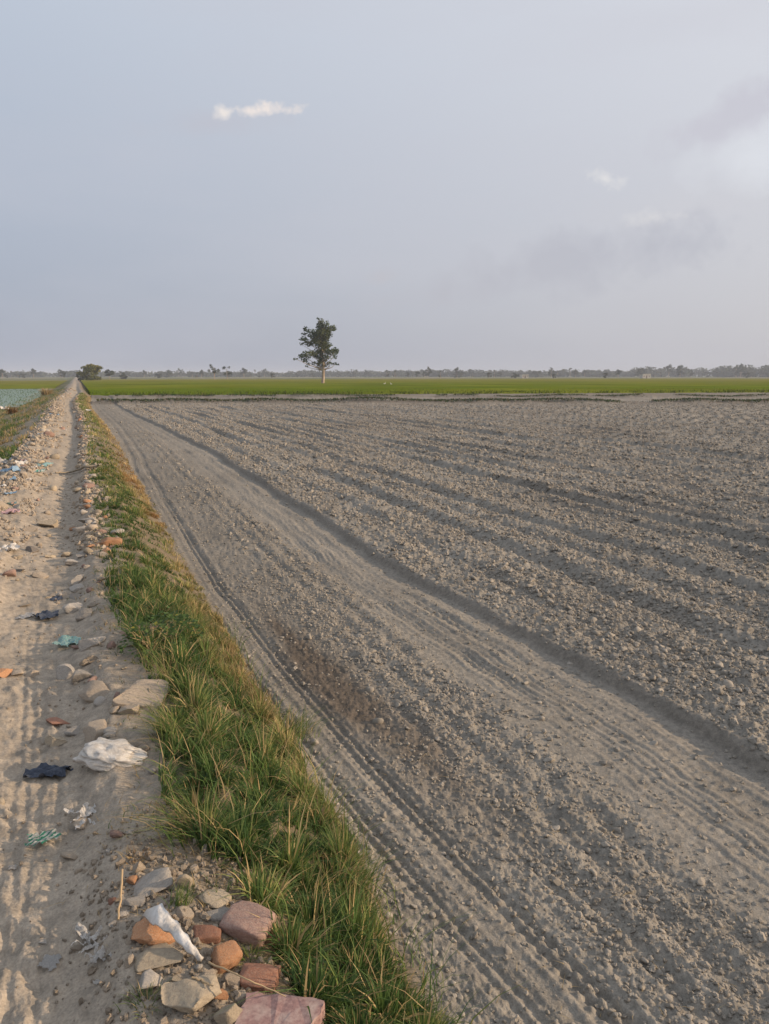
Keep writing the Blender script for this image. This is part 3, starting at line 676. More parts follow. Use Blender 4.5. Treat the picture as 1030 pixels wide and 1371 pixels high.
# many small scraps on the ridge
SCR = {}
rs = random.Random(5)
for k in range(70):
    y = math.exp(rs.uniform(math.log(9), math.log(55))); x = rs.gauss(-.98, .2) + edge(y); kd = rs.choice(['white', 'white', 'grey', 'grey', 'blue', 'pinkp', 'teal', 'sack'])
    key = (kd, k % 4)
    if key not in SCR: SCR[key] = sheet_mesh('plastic_scrap', 300 + k, 9, .5, .5); SCR[key].materials.append(M_PL[kd])
    s = rs.uniform(.04, .10)
    o = obj('plastic_scrap', SCR[key], None, None, (x, y, H1(x, y) + .005), (0, 0, rs.uniform(0, 6.3)), (s, s * .8, s * .7))
    w_ = {'white': 'white', 'grey': 'greyish', 'blue': 'bluish', 'pinkp': 'pink', 'teal': 'greenish', 'sack': 'off-white'}[kd]
    tag(o, f'crumpled {w_} plastic scrap strewn over the rubbish ridge left of the path', 'plastic', f'{w_} plastic scraps on the ridge')

# the white rag strip lying on the heap, dry stalks, the crooked branch across the path
def tube(pts, radii, seg=7, name='tube'):
    pts = [Vector(p) for p in pts]; V = []; Fc = []
    for i, p in enumerate(pts):
        d = (pts[min(i + 1, len(pts) - 1)] - pts[max(i - 1, 0)]).normalized(); a = d.orthogonal().normalized()
        if abs(d.z) < .9: a = d.cross(Vector((0, 0, 1))).normalized()
        b2 = d.cross(a)
        for k in range(seg):
            q = 2 * math.pi * k / seg; V.append(p + (a * math.cos(q) + b2 * math.sin(q)) * radii[i])
    for i in range(len(pts) - 1):
        for k in range(seg):
            k2 = (k + 1) % seg; Fc.append((i * seg + k, i * seg + k2, (i + 1) * seg + k2, (i + 1) * seg + k))
    return np.array(V), np.array(Fc)
def stick(name, pix, r0, r1, mat, label, cat, lift=.03, wob=.0012):
    pts = []; rs_ = random.Random(len(label))
    n_ = 12
    for i in range(n_ + 1):
        t_ = i / n_ * (len(pix) - 1); k = min(int(t_), len(pix) - 2); f_ = t_ - k
        px = pix[k][0] * (1 - f_) + pix[k + 1][0] * f_; py = pix[k][1] * (1 - f_) + pix[k + 1][1] * f_; lf = pix[k][2] * (1 - f_) + pix[k + 1][2] * f_
        x, y, z = spot(px, py, lf); pts.append((x + rs_.gauss(0, wob), y + rs_.gauss(0, wob), max(z, z) + lf))
    v, f = tube(pts, [r0 + (r1 - r0) * i / n_ for i in range(n_ + 1)])
    o_ = Vector(pts[0]); me = npmesh(name, v - np.array(o_), f)
    return tag(obj(name, me, mat, None, o_), label, cat)
stick('dry_stalk', [(280, 1288, .05), (335, 1313, .09), (382, 1334, .07)], .0025, .0015, M_STEM, 'long dry stalk lying across the bricks above the pink slab', 'stalk')
stick('dry_stalk', [(163, 1165, .05), (162, 1200, .03), (158, 1232, .01)], .004, .003, M_STEM, 'short dry stalk leaning down left of the tilted grey slab', 'stalk')
stick('dry_stalk', [(258, 1308, .04), (285, 1320, .05)], .003, .002, M_STEM, 'short dry twig lying on top of the biggest sandy rock', 'stalk')
stick('branch', [(74, 632, .02), (86, 633, .03), (98, 631, .04), (113, 626, .06), (129, 623, .07)], .010, .026, M_ROCK['sand'], 'crooked bleached branch lying across the path far up', 'branch', wob=.01)
stick('branch', [(14, 608, .03), (30, 619, .06), (40, 620, .02)], .02, .015, M_ROCK['dark'], 'dark branch among the plastic bags on the ridge', 'branch', wob=.01)
# rag strip
pix = [(203, 1212, .075), (215, 1222, .085), (232, 1236, .075), (247, 1254, .065), (259, 1268, .05), (271, 1279, .03)]
wid = [.044, .038, .028, .024, .016, .008]
V = []; Fc = []
ns = 26
for i in range(ns):
    t_ = i / (ns - 1) * (len(pix) - 1); k = min(int(t_), len(pix) - 2); f_ = t_ - k
    q = [pix[k][j] * (1 - f_) + pix[k + 1][j] * f_ for j in range(3)]; w_ = wid[k] * (1 - f_) + wid[k + 1] * f_
    x, y, z = spot(q[0], q[1], q[2]); z = z * 0 + .04 + q[2]
    side = Vector((math.cos(.75), math.sin(.75), 0.1)) if i > 4 else Vector((math.cos(.1 + .16 * i), math.sin(.1 + .16 * i), .2))
    for j, s_ in enumerate((-1, -.5, 0, .5, 1)):
        zz = z + .008 * (1 - s_ * s_) + .004 * math.sin(i * 1.3 + j * 1.7)
        V.append((x + side.x * w_ * s_ * .6, y + side.y * w_ * s_ * .6, zz + side.z * w_ * s_))
V = np.array(V); nb = len(V); V = np.vstack([V, V - np.array([0, 0, .006])])
for i in range(ns - 1):
    for j in range(4):
        a_ = i * 5 + j; Fc.append((a_, a_ + 1, a_ + 6, a_ + 5)); Fc.append((a_ + nb, a_ + 5 + nb, a_ + 6 + nb, a_ + 1 + nb))
    for j in (0, 4):
        a_ = i * 5 + j; Fc.append((a_, a_ + 5, a_ + 5 + nb, a_ + nb))
for a0 in (0, (ns - 1) * 5):
    for j in range(4): Fc.append((a0 + j, a0 + j + 1, a0 + j + 1 + nb, a0 + j + nb))
o0 = V.mean(0); me = npmesh('rag_strip', V - o0, np.array(Fc))
tag(obj('rag_strip', me, M_PL['white'], None, o0), 'long white rag strip draped over the stone heap', 'rag')

# ------------------------------------------------------------------ loose soil: instanced crumbs and 300 single clods
def clod_group(mat, nvar=6):
    ng = bpy.data.node_groups.new('clod_scatter', 'GeometryNodeTree')
    ng.interface.new_socket('Geometry', in_out='INPUT', socket_type='NodeSocketGeometry'); ng.interface.new_socket('Geometry', in_out='OUTPUT', socket_type='NodeSocketGeometry')
    n_, l_ = ng.nodes, ng.links
    gi, go = n_.new('NodeGroupInput'), n_.new('NodeGroupOutput')
    jg = n_.new('GeometryNodeJoinGeometry')
    for k in range(nvar):
        ic = n_.new('GeometryNodeMeshIcoSphere'); ic.inputs['Radius'].default_value = 1; ic.inputs['Subdivisions'].default_value = 2
        nz_ = n_.new('ShaderNodeTexNoise'); nz_.noise_dimensions = '4D'; nz_.inputs['W'].default_value = 7.3 * k + 1; nz_.inputs['Scale'].default_value = 1.5 + .15 * k; nz_.inputs['Detail'].default_value = 3
        sb = n_.new('ShaderNodeVectorMath'); sb.operation = 'SUBTRACT'; l_.new(nz_.outputs['Color'], sb.inputs[0]); sb.inputs[1].default_value = (.5, .5, .5)
        ml = n_.new('ShaderNodeVectorMath'); ml.operation = 'SCALE'; l_.new(sb.outputs[0], ml.inputs[0]); ml.inputs['Scale'].default_value = 2.4
        sp = n_.new('GeometryNodeSetPosition'); l_.new(ic.outputs['Mesh'], sp.inputs['Geometry']); l_.new(ml.outputs[0], sp.inputs['Offset'])
        sm = n_.new('GeometryNodeSetMaterial'); l_.new(sp.outputs[0], sm.inputs[0]); sm.inputs['Material'].default_value = mat
        ss = n_.new('GeometryNodeSetShadeSmooth'); l_.new(sm.outputs[0], ss.inputs[0]); ss.inputs['Shade Smooth'].default_value = False
        gt = n_.new('GeometryNodeGeometryToInstance'); l_.new(ss.outputs[0], gt.inputs[0]); l_.new(gt.outputs[0], jg.inputs[0])
    ip = n_.new('GeometryNodeInstanceOnPoints'); l_.new(gi.outputs[0], ip.inputs['Points']); l_.new(jg.outputs[0], ip.inputs['Instance']); ip.inputs['Pick Instance'].default_value = True
    def named(nm, ty):
        a = n_.new('GeometryNodeInputNamedAttribute'); a.data_type = ty; a.inputs['Name'].default_value = nm; return a.outputs['Attribute']
    l_.new(named('pick', 'INT'), ip.inputs['Instance Index']); l_.new(named('size', 'FLOAT_VECTOR'), ip.inputs['Scale'])
    er = n_.new('FunctionNodeEulerToRotation'); l_.new(named('turn', 'FLOAT_VECTOR'), er.inputs[0]); l_.new(er.outputs[0], ip.inputs['Rotation'])
    l_.new(ip.outputs[0], go.inputs[0])
    return ng
NG = {}
def scatter(name, pts, size, turn, pick, mat, label):
    me = bpy.data.meshes.new(name); me.vertices.add(len(pts)); me.vertices.foreach_set('co', np.ascontiguousarray(pts, np.float32).ravel())
    a = me.attributes.new('size', 'FLOAT_VECTOR', 'POINT'); a.data.foreach_set('vector', np.ascontiguousarray(size, np.float32).ravel())
    a = me.attributes.new('turn', 'FLOAT_VECTOR', 'POINT'); a.data.foreach_set('vector', np.ascontiguousarray(turn, np.float32).ravel())
    a = me.attributes.new('pick', 'INT', 'POINT'); a.data.foreach_set('value', np.ascontiguousarray(pick, np.int32))
    o = obj(name, me); md = o.modifiers.new('scatter', 'NODES')
    if mat.name not in NG: NG[mat.name] = clod_group(mat)
    md.node_group = NG[mat.name]
    return struct(o, 'stuff', label)
def fan_points(n, r0, r1, power):
    u_ = rng.random(n); rr = (r0 ** power + u_ * (r1 ** power - r0 ** power)) ** (1 / power)
    aa = YAW + np.radians(rng.uniform(-38, 38, n)); return rr * np.sin(aa), rr * np.cos(aa), rr
XS, YS, SS = [], [], []
for n, r0, r1, pw, s0, s1 in ((170000, 1.3, 7.5, 1.2, .003, .011), (60000, 2, 14, 1.2, .008, .022), (120000, 3.5, 34, 1.3, .010, .032), (70000, 12, 62, 1.6, .024, .052)):
    x, y, rr = fan_points(n, r0, r1, pw)
    path, verge, field, rough, smooth, mid, bx = zones(x, y)
    s = s0 + (s1 - s0) * rng.random(n) ** 3.4
    cl = sst(-.35, .3, fbm(x * 1.7, y * .9, 110, 3))
    prob = field * np.clip(.26 + .70 * rough + .42 * mid + .14 * (x < 1.2) - .20 * smooth, .05, 1) * (.35 + .65 * cl)
    prob = prob * np.where(y < 7, 1 - .75 * damp_shade(x, y) * (x < 2.6), 1)
    prob = np.where((s > .014) & (rough < .5), prob * .22, prob)
    prob = np.where((s > .028) & (rough < .5), prob * .15, prob)
    face = np.exp(-((x - bx + .02) / .1) ** 2); prob = prob * (1 - .3 * face)
    c_ = np.interp(y, Y_T, C_T); prob = prob * (1 - .6 * np.exp(-((x - c_ - .02) / .2) ** 2))
    b_ = y + .392 * x
    keep = (rng.random(n) < prob) & (b_ < 74)
    XS.append(x[keep]); YS.append(y[keep]); SS.append(s[keep])
x, y, s = np.concatenate(XS), np.concatenate(YS), np.concatenate(SS)
z = H(x, y) + s * .18
n = len(x)
appar = s / np.hypot(x, y); vis = np.abs(np.arctan2(x, y) - YAW) < R(25.5); vis &= np.hypot(x, y) > 2.1
order = np.argsort(-np.where(vis, appar, 0)); top = order[:300]; rest = order[300:]
asp = np.stack([rng.uniform(.8, 1.35, n), rng.uniform(.75, 1.1, n), rng.uniform(.55, .9, n)], 1)
trn = np.stack([rng.uniform(-.6, .6, n), rng.uniform(-.6, .6, n), rng.uniform(0, 6.28, n)], 1)
print('clods', n)
scatter('soil_crumbs', np.stack([x, y, z], 1)[rest], (asp * s[:, None])[rest], trn[rest], rng.integers(0, 6, len(rest)), M_ROCK['clod'], 'dry grey brown crumbs and clods of tilled soil')
CLV = [rock_mesh('soil_clod', 7000 + k * 5, 3 if k < 4 else 2, 11, (.45, .95), .12) for k in range(8)]
for q in CLV: q.materials.append(M_ROCK['clod'])
for k, i in enumerate(top):
    o = obj('soil_clod', CLV[k % 8], None, None, (x[i], y[i], z[i]), tuple(trn[i]), tuple(asp[i] * s[i] * 1.12))
    zone = 'on the rough ploughed ground right of the bank' if x[i] > 3 else 'on the finer soil between the wheel tracks and the bank' if x[i] > 1.45 else 'on the loose soil beside the grassy verge'
    tag(o, 'dry grey brown soil clod ' + zone, 'clod', 'loose soil clods ' + zone)
# gravel and crumbs on the path and round the heap
n = 5200
x = np.concatenate([rng.uniform(-1.2, .15, n), rng.normal(.18, .14, 1500)]); y = np.concatenate([rng.uniform(1.5, 14, n), rng.uniform(1.6, 2.7, 1500)])
s = .0015 + .007 * rng.random(len(x)) ** 4
s = s * (1 + .06 * y); cl = fbm(x * 3, y * 1.5, 120, 3); k = (cl > -.05) | (np.arange(len(x)) >= n); x, y, s = x[k], y[k], s[k]; n = len(x)
asp = np.stack([rng.uniform(.8, 1.3, n), rng.uniform(.75, 1.1, n), rng.uniform(.5, .9, n)], 1); trn = rng.uniform(0, 6, (n, 3))
n2_ = 9000; y2 = np.exp(rng.uniform(math.log(7), math.log(70), n2_)); x2 = np.where(rng.random(n2_) < .7, rng.normal(-1.0, .24, n2_), rng.normal(.05, .10, n2_)) + mdr(y2); s2 = (.008 + .034 * rng.random(n2_) ** 2) * (.6 + .02 * np.minimum(y2, 40))
k2 = fbm(x2 * 2, y2 * .8, 122, 3) > -.1; x2, y2, s2 = x2[k2], y2[k2], s2[k2]
x3 = rng.normal(.2, .14, 500); y3 = rng.uniform(1.68, 2.55, 500); s3 = .004 + .011 * rng.random(500) ** 2
x = np.concatenate([x, x2, x3]); y = np.concatenate([y, y2, y3]); s = np.concatenate([s, s2, s3]); n = len(x)
asp = np.stack([rng.uniform(.8, 1.3, n), rng.uniform(.75, 1.1, n), rng.uniform(.5, .9, n)], 1); trn = rng.uniform(0, 6, (n, 3))
scatter('path_gravel', np.stack([x, y, H(x, y) + s * .25], 1), asp * s[:, None], trn, rng.integers(0, 6, n), M_ROCK['mud'], 'tan gravel and dust crumbs on the path')

# ------------------------------------------------------------------ grass
def blades(name, x, y, z, h, dirn, bend, w, rgb, mat, nseg=3, kind='stuff', label=None, origin=None):
    n = len(x); rows = []
    cx_, sy_ = np.cos(dirn), np.sin(dirn)
    ph = rng.uniform(0, 2 * np.pi, n); wx, wy = np.cos(ph), np.sin(ph)       # blade face direction
    for k in range(nseg + 1):
        t_ = k / nseg
        off = bend * h * t_ ** 1.8; zz = h * (t_ - .42 * np.minimum(bend, 1.3) * t_ ** 2.2)
        px, py, pz = x + cx_ * off, y + sy_ * off, z + zz
        ww = w * (1 - t_ ** 1.6) * .5
        if k < nseg: rows += [np.stack([px - wx * ww, py - wy * ww, pz], 1), np.stack([px + wx * ww, py + wy * ww, pz], 1)]
        else: rows += [np.stack([px, py, pz], 1)]
    V = np.stack(rows, 1); m = V.shape[1]; base = (np.arange(n) * m)[:, None]
    T = []
    for k in range(nseg - 1): T += [(2 * k, 2 * k + 1, 2 * k + 3), (2 * k, 2 * k + 3, 2 * k + 2)]
    T += [(2 * nseg - 2, 2 * nseg - 1, 2 * nseg)]
    F_ = (base[:, :, None] + np.array(T)[None]).reshape(-1, 3)
    V = V.reshape(-1, 3)
    if origin is not None: V = V - np.array(origin)
    me = npmesh(name, V, F_); vcol(me, 'tint', np.repeat(rgb, m, 0))
    o = obj(name, me, mat, None, origin)
    if kind: struct(o, kind, label)
    return o
GREEN = np.array([.088, .150, .040]); DARKG = np.array([.032, .072, .026]); YEL = np.array([.175, .215, .062]); TAN = np.array([.42, .31, .155]); RUST = np.array([.34, .19, .08])
LB_Y = [1.3, 1.75, 2.0, 2.2, 2.45, 2.75, 3.4, 3.9, 4.4, 5.2, 6, 8, 10, 14, 20, 30, 90]
LB_X = [.50, .43, .40, .36, .27, .19, .25, .26, .20, .12, .10, .10, .08, .05, .04, .03, .02]
def grass_batch(n, y0, y1, pw, hl, hh, wd, seed, cell):
    u_ = rng.random(n); y = (y0 ** pw + u_ * (y1 ** pw - y0 ** pw)) ** (1 / pw)
    lb = np.interp(y, LB_Y, LB_X); rb = np.interp(y, [1.3, 1.9, 3, 6], [.86, .88, .93, .95]) + .05 * perlin(y * 2, y * 0, 130)
    f_ = rng.random(n); x = lb + (rb - lb) * f_
    tuft = fbm(x * 5.5, y * 3.4, seed, 3); fine_ = fbm(x * 16, y * 13, seed + 5, 2)
    cxx, cyy, tid = tuft_centres(x, y, cell, seed + 3)
    keep = rng.random(n) < np.clip(.78 + 1.1 * tuft + .5 * fine_, .25, 1) * np.clip((.15 + f_ * 6), 0, 1) * np.clip((1.10 - f_) * 5, .3, 1)
    gap = fbm(x * .9 + 3, y * .5, seed + 9, 2); keep &= (y < 6.5) | (rng.random(n) < np.clip(1.0 + 2.0 * gap, .15, 1))
    x, y, f_, tuft, cxx, cyy, tid = x[keep], y[keep], f_[keep], tuft[keep], cxx[keep], cyy[keep], tid[keep]; n = len(x)
    grow = np.clip(1 + .9 * tuft, .5, 1.5) * (.6 + .8 * tid)
    h = rng.uniform(hl, hh, n) * grow
    # dryness: towards the field edge and further along the verge
    dry = np.clip(.02 + .80 * sst(.5, 1.0, f_) * sst(2.2, 6, y + 1.5) + .35 * sst(9, 14, y) + .45 * fbm(x * 2, y * .8, seed + 11, 2) + rng.normal(0, .18, n) + .35 * (tid - .5), 0, 1)
    rust = sst(.2, .6, fbm(x * 1.2, y * .35, 140, 2) + .55 * np.exp(-((y - 16) / 5.0) ** 2) - .1)
    k1 = rng.random((n, 1)); g_ = DARKG * (1 - k1) + GREEN * k1
    dd = (TAN * (1 - rust[:, None]) + RUST * rust[:, None]) * rng.uniform(.75, 1.1, (n, 1))
    c = np.where(dry[:, None] < .4, g_ * (1 - dry[:, None]) + YEL * dry[:, None], YEL * (1 - (dry[:, None] - .4) / .6) + dd * (dry[:, None] - .4) / .6)
    stw = rng.random(n) < .07; c[stw] = TAN * rng.uniform(.8, 1.15, (stw.sum(), 1)); h[stw] *= 1.35
    c = c * rng.uniform(.75, 1.25, (n, 1)) * (.72 + .56 * tid[:, None])
    rd = np.hypot(x - cxx, y - cyy) / cell; dirn = np.arctan2(y - cyy, x - cxx) + rng.normal(0, .45, n); x = cxx + (x - cxx) * .72; y = cyy + (y - cyy) * .72; h = h * np.clip(1.25 - .9 * rd, .45, 1.25)
    bend = np.clip(.25 + 1.1 * rd + rng.normal(0, .3, n), .1, 1.7)
    w = rng.uniform(.7, 1.2, n) * wd
    x = x + mdr(y)
    return x, y, H(x, y) - .005, h, dirn, bend, w, c
B = [grass_batch(72000, 1.25, 6.2, .6, .035, .125, .0072, 200, .15), grass_batch(62000, 5.2, 15, .9, .02, .07, .0085, 220, .2), grass_batch(34000, 12, 75, 1.0, .04, .10, .02, 240, .4)]
# long arching blades in the near grass
n = 1300; y = rng.uniform(1.7, 5.6, n); lb = np.interp(y, LB_Y, LB_X); f_ = rng.random(n); x = lb + (.98 - lb) * f_
k1 = rng.random((n, 1)); c = np.where(k1 < .5, GREEN * 1.15, np.where(k1 < .8, YEL, TAN)) * rng.uniform(.8, 1.15, (n, 1))
B.append((x, y, H(x, y), rng.uniform(.15, .30, n), rng.uniform(0, 6.28, n), rng.uniform(.3, 1.1, n), rng.uniform(.003, .0055, n), c))
cat_ = [np.concatenate([q[i] for q in B]) for i in range(8)]
print('blades', len(cat_[0]))
blades('verge_grass', *cat_, M_GRASS, 3, 'stuff', 'green and drying grass on the sloping verge between path and field')
n = 1500; y = np.where(rng.random(n) < .4, rng.uniform(1.6, 2.8, n), np.exp(rng.uniform(.6, 2.4, n))); x = np.interp(y, LB_Y, LB_X) - np.abs(rng.normal(0, .16, n)) + .05
c = np.where(rng.random((n, 1)) < .8, TAN, TAN * .6) * rng.uniform(.7, 1.1, (n, 1))
blades('straw_litter', x, y, H(x, y) + .004, rng.uniform(.004, .012, n), rng.uniform(0, 6.28, n), rng.uniform(3, 9, n), rng.uniform(.0015, .003, n), c, M_GRASS, 3, 'stuff', 'bits of dry straw lying on the dust and between the stones')
n = 2600; rr = np.exp(rng.uniform(.5, 2.9, n)); aa = YAW + np.radians(rng.uniform(-34, 34, n)); x, y = rr * np.sin(aa), rr * np.cos(aa); k_ = x > 1.0; x, y = x[k_], y[k_]; n = len(x)
c = TAN * rng.uniform(.6, 1.2, (n, 1))
blades('field_straw', x, y, H(x, y) + .006, rng.uniform(.004, .010, n) * (1 + .05 * y), rng.uniform(0, 6.28, n), rng.uniform(3, 8, n), rng.uniform(.0015, .003, n) * (1 + .08 * y), c, M_GRASS, 3, 'stuff', 'bits of dry straw and root strewn over the tilled soil')
# sparse dry grass by the path edge stones and on the heap
n = 2600; y = rng.uniform(1.6, 9, n); x = np.interp(y, LB_Y, LB_X) - np.abs(rng.normal(0, .10, n)) + .02
k_ = fbm(x * 6, y * 4, 260, 2) > .12; x, y = x[k_], y[k_]; n = len(x)
c = np.where(rng.random((n, 1)) < .55, TAN, GREEN) * rng.uniform(.7, 1.1, (n, 1))
blades('dry_grass', x, y, H(x, y), rng.uniform(.02, .07, n), rng.uniform(0, 6.28, n), rng.uniform(.3, 1.4, n), rng.uniform(.002, .004, n), c, M_GRASS, 3, 'stuff', 'thin dry grass between the stones at the path edge')
# grass on the bank left of the path
n = 30000; y = np.exp(rng.uniform(math.log(9), math.log(110), n)); x = rng.uniform(-5.2, -1.15, n) * np.clip(y / 30, .45, 1); k_ = (fbm(x * 1.6, y * .45, 262, 3) > -.02) & (x < -1.25); x, y = x[k_], y[k_]; n = len(x)
mixv = rng.random((n, 1)) * .7 + .6 * sst(-.2, .3, fbm(x * .7, y * .2, 263, 2))[:, None]
c = np.where(mixv > .62, TAN * .9, np.where(mixv > .4, YEL * .8, GREEN)) * rng.uniform(.7, 1.1, (n, 1))
blades('bank_grass', x, y, H(x, y), rng.uniform(.06, .22, n), rng.uniform(0, 6.28, n), rng.uniform(.2, 1.0, n), rng.uniform(.015, .03, n), c, M_GRASS, 2, 'stuff', 'dry grass and weeds on the bank down to the paddy')
# weeds on the field bunds
n = 22000; x = rng.uniform(1.2, 62, n); wv = .5 * perlin(x * .15, x * 0, 80)
which = rng.random(n) < .62; b0 = np.where(which, 58.4, 73.8); y = b0 - wv - .392 * x + rng.normal(0, .28, n)
dens = np.where(which, perlin(x * .18, x * 0, 81) + .6 * perlin(x * .7, x * 0, 82) + .5, perlin(x * .2, x * 0 + 4, 83) + .6 * perlin(x * .8, x * 0, 84) + .15)
k_ = (dens > -.02) & (y > 8); x, y = x[k_], y[k_]; n = len(x)
c = np.where(rng.random((n, 1)) < .65, DARKG * 1.1, np.array([.13, .105, .05])) * rng.uniform(.7, 1.2, (n, 1))
blades('bund_weeds', x, y, H(x, y), rng.uniform(.06, .20, n), rng.uniform(0, 6.28, n), rng.uniform(.2, .8, n), rng.uniform(.03, .06, n), c, M_GRASS, 2, 'stuff', 'dark low weeds growing on the earth bunds across the field')

# single plants one can tell apart in the verge
def tussock(px, py, n, hh, spread, colr, label, lean=None, w=.004):
    x0, y0, z0 = spot(px, py); q = rng.normal(0, spread, (n, 2)); x = x0 + q[:, 0]; y = y0 + q[:, 1]
    d = np.arctan2(q[:, 1], q[:, 0]) + rng.normal(0, .4, n) if lean is None else lean + rng.normal(0, .55, n)
    c = np.array(colr)[rng.integers(0, len(colr), n)] * rng.uniform(.8, 1.15, (n, 1))
    o = blades('grass_tussock', x, y, H(x, y) - .01, rng.uniform(.5, 1, n) * hh, d, rng.uniform(.35, 1.25, n), rng.uniform(.7, 1.2, n) * w, c, M_GRASS, 4, None, None, (x0, y0, z0))
    tag(o, label, 'grass', 'single grass tussocks on the verge')
tussock(232, 990, 170, .26, .035, [TAN, YEL, YEL, GREEN], 'straw coloured grass tussock sweeping left over the path above the white sack', math.pi * .96)
tussock(225, 915, 60, .30, .02, [YEL, TAN], 'yellow seeding grass clump rising above the dark leaves by the mud slab', 2.2)
tussock(260, 1120, 150, .26, .04, [GREEN, YEL, TAN], 'green and straw tussock leaning left over bare dust below the sack', math.pi * .95)
tussock(430, 1100, 160, .24, .045, [TAN, YEL, YEL], 'dry yellow tussock at the field edge of the verge near the wheel track', None)
tussock(395, 985, 130, .22, .04, [YEL, TAN, GREEN], 'sparse dry tussock leaning onto the soil near the dark damp patch', .3)
tussock(470, 1195, 140, .22, .045, [YEL, GREEN, TAN], 'pale yellow tussock at the field side close to the bottom', .2)
tussock(196, 1345, 90, .06, .02, [TAN, YEL, GREEN], 'short dry tuft in front of the blue grey rock', None, .003)
tussock(336, 1282, 70, .06, .014, [YEL, GREEN], 'little green tuft growing between the two large red bricks', None, .003)
tussock(240, 1212, 80, .09, .014, [GREEN, YEL], 'small green tuft growing between upright stone and white rag', .8, .003)
tussock(183, 1150, 90, .05, .018, [TAN, TAN, RUST], 'dry root tuft on top of the earth lump', None, .003)
# leafy weed
def leafy(px, py, n, label):
    x0, y0, z0 = spot(px, py); root = obj('leafy_weed', None, None, None, (x0, y0, z0)); tag(root, label, 'weed')
    V = []; F_ = []; C = []
    for k in range(n):
        a = rng.uniform(0, 6.28); r_ = .17 * math.sqrt(rng.random()); zc = .05 + .12 * (1 - (r_ / .17) ** 2) + rng.normal(0, .02)
        c = Vector((r_ * math.cos(a), r_ * math.sin(a) * 1.3, zc)); d = Vector((math.cos(a) + rng.normal(0, .5), math.sin(a) + rng.normal(0, .5), rng.uniform(-.2, .6))).normalized()
        sd_ = d.cross(Vector((rng.normal(0, .4), rng.normal(0, .4), 1))).normalized(); up_ = sd_.cross(d); l_ = rng.uniform(.018, .032); b0 = len(V)
        for (t_, w_, u_) in ((0, 0, 0), (.45, .42, .06), (.45, -.42, .06), (.45, 0, 0), (1, 0, -.08)): V.append(c + d * l_ * t_ + sd_ * l_ * w_ + up_ * l_ * u_)
        F_ += [(b0, b0 + 1, b0 + 3), (b0, b0 + 3, b0 + 2), (b0 + 1, b0 + 4, b0 + 3), (b0 + 3, b0 + 4, b0 + 2)]
        cc = np.array([.055, .095, .026]) * rng.uniform(.7, 1.5); cc = np.array([.25, .24, .05]) if rng.random() < .05 else cc; C += [cc] * 5
    me = npmesh('leaves', np.array([tuple(v) for v in V]), np.array(F_)); vcol(me, 'tint', np.array(C)); lv = obj('leaves', me, M_LEAF, root); lv['kind'] = 'stuff'
    Vs, Fs, off = [], [], 0
    for k in range(9):
        a = k * .7; e_ = Vector((.13 * math.cos(a), .16 * math.sin(a), .13)); v, f = tube([(0, 0, 0), tuple(e_ * .5 + Vector((0, 0, .03))), tuple(e_)], [.003, .0022, .0012], 5); Vs.append(v); Fs.append(f + off); off += len(v)
    obj('stems', npmesh('stems', np.vstack(Vs), np.vstack(Fs)), M_STEM, root)
leafy(232, 862, 420, 'dark green broad leaved weed bushing out of the verge above the long grass')
leafy(205, 875, 240, 'lower spreading broad leaved weed left of the taller weed')

# ------------------------------------------------------------------ young rice beyond the field
RICE = np.array([.135, .19, .016]); RICE2 = np.array([.21, .235, .026]); RICE3 = np.array([.060, .085, .016])
def canopy(name, xa, xb, front, back, hgt, nx, ny, base, label, seed):
    u_ = np.linspace(0, 1, nx); v_ = np.linspace(0, 1, ny) ** 1.6; U, V_ = np.meshgrid(u_, v_, indexing='ij')
    x = xa + (xb - xa) * U; f0 = front(x); y = f0 + (back - f0) * V_
    z = base + hgt * (1 - .9 * np.exp(-(y - f0) / 1.3)) + .07 * fbm(x * .35, y * .35, seed, 3) + .05 * fbm(x * 1.7, y * .9, seed + 3, 2)
    me_i = np.arange(nx * ny).reshape(nx, ny); f = np.stack([me_i[:-1, :-1].ravel(), me_i[1:, :-1].ravel(), me_i[1:, 1:].ravel(), me_i[:-1, 1:].ravel()], 1)
    me = npmesh(name, np.stack([x.ravel(), y.ravel(), z.ravel()], 1), f)
    k = sst(-.3, .35, fbm(x * .03, y * .05, seed + 5, 3) + .25 * fbm(x * .3, y * .3, seed + 6, 2)).ravel()[:, None]
    far_ = sst(105, 300, np.hypot(x, y)).ravel()[:, None]
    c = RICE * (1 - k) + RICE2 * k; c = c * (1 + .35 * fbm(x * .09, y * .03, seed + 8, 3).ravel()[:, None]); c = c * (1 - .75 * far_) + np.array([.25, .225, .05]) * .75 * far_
    vcol(me, 'tint', c); return struct(obj(name, me, M_RICE), 'stuff', label)
M_RICE = leaf_material('rice_leaf', trans=.3, rough=.9); M_RICE.node_tree.nodes['Principled BSDF'].inputs['Specular IOR Level'].default_value = 0.0
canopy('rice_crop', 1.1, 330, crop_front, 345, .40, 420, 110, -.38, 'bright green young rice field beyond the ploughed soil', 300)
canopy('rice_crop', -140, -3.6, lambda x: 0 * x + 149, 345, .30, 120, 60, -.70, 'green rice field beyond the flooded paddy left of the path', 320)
n = 30000; x = rng.uniform(1.0, 110, n) ** 1.0; f0 = crop_front(x); y = f0 + np.abs(rng.normal(0, 1, n)) * 9 + .4 * np.sin(x * .9) + .3 * perlin(x * .8, x * 0, 333)
x = x + rng.normal(0, .1, n); k_ = (np.arctan2(x, y) - YAW < R(32)) & (y > 20); x, y = x[k_], y[k_]; n = len(x)
mixv = sst(-.2, .3, fbm(x * .12, y * .12, 330, 2))[:, None] * .6 + .4 * rng.random((n, 1)); c = (RICE3 * (1 - mixv) + RICE * mixv) * rng.uniform(.75, 1.2, (n, 1))
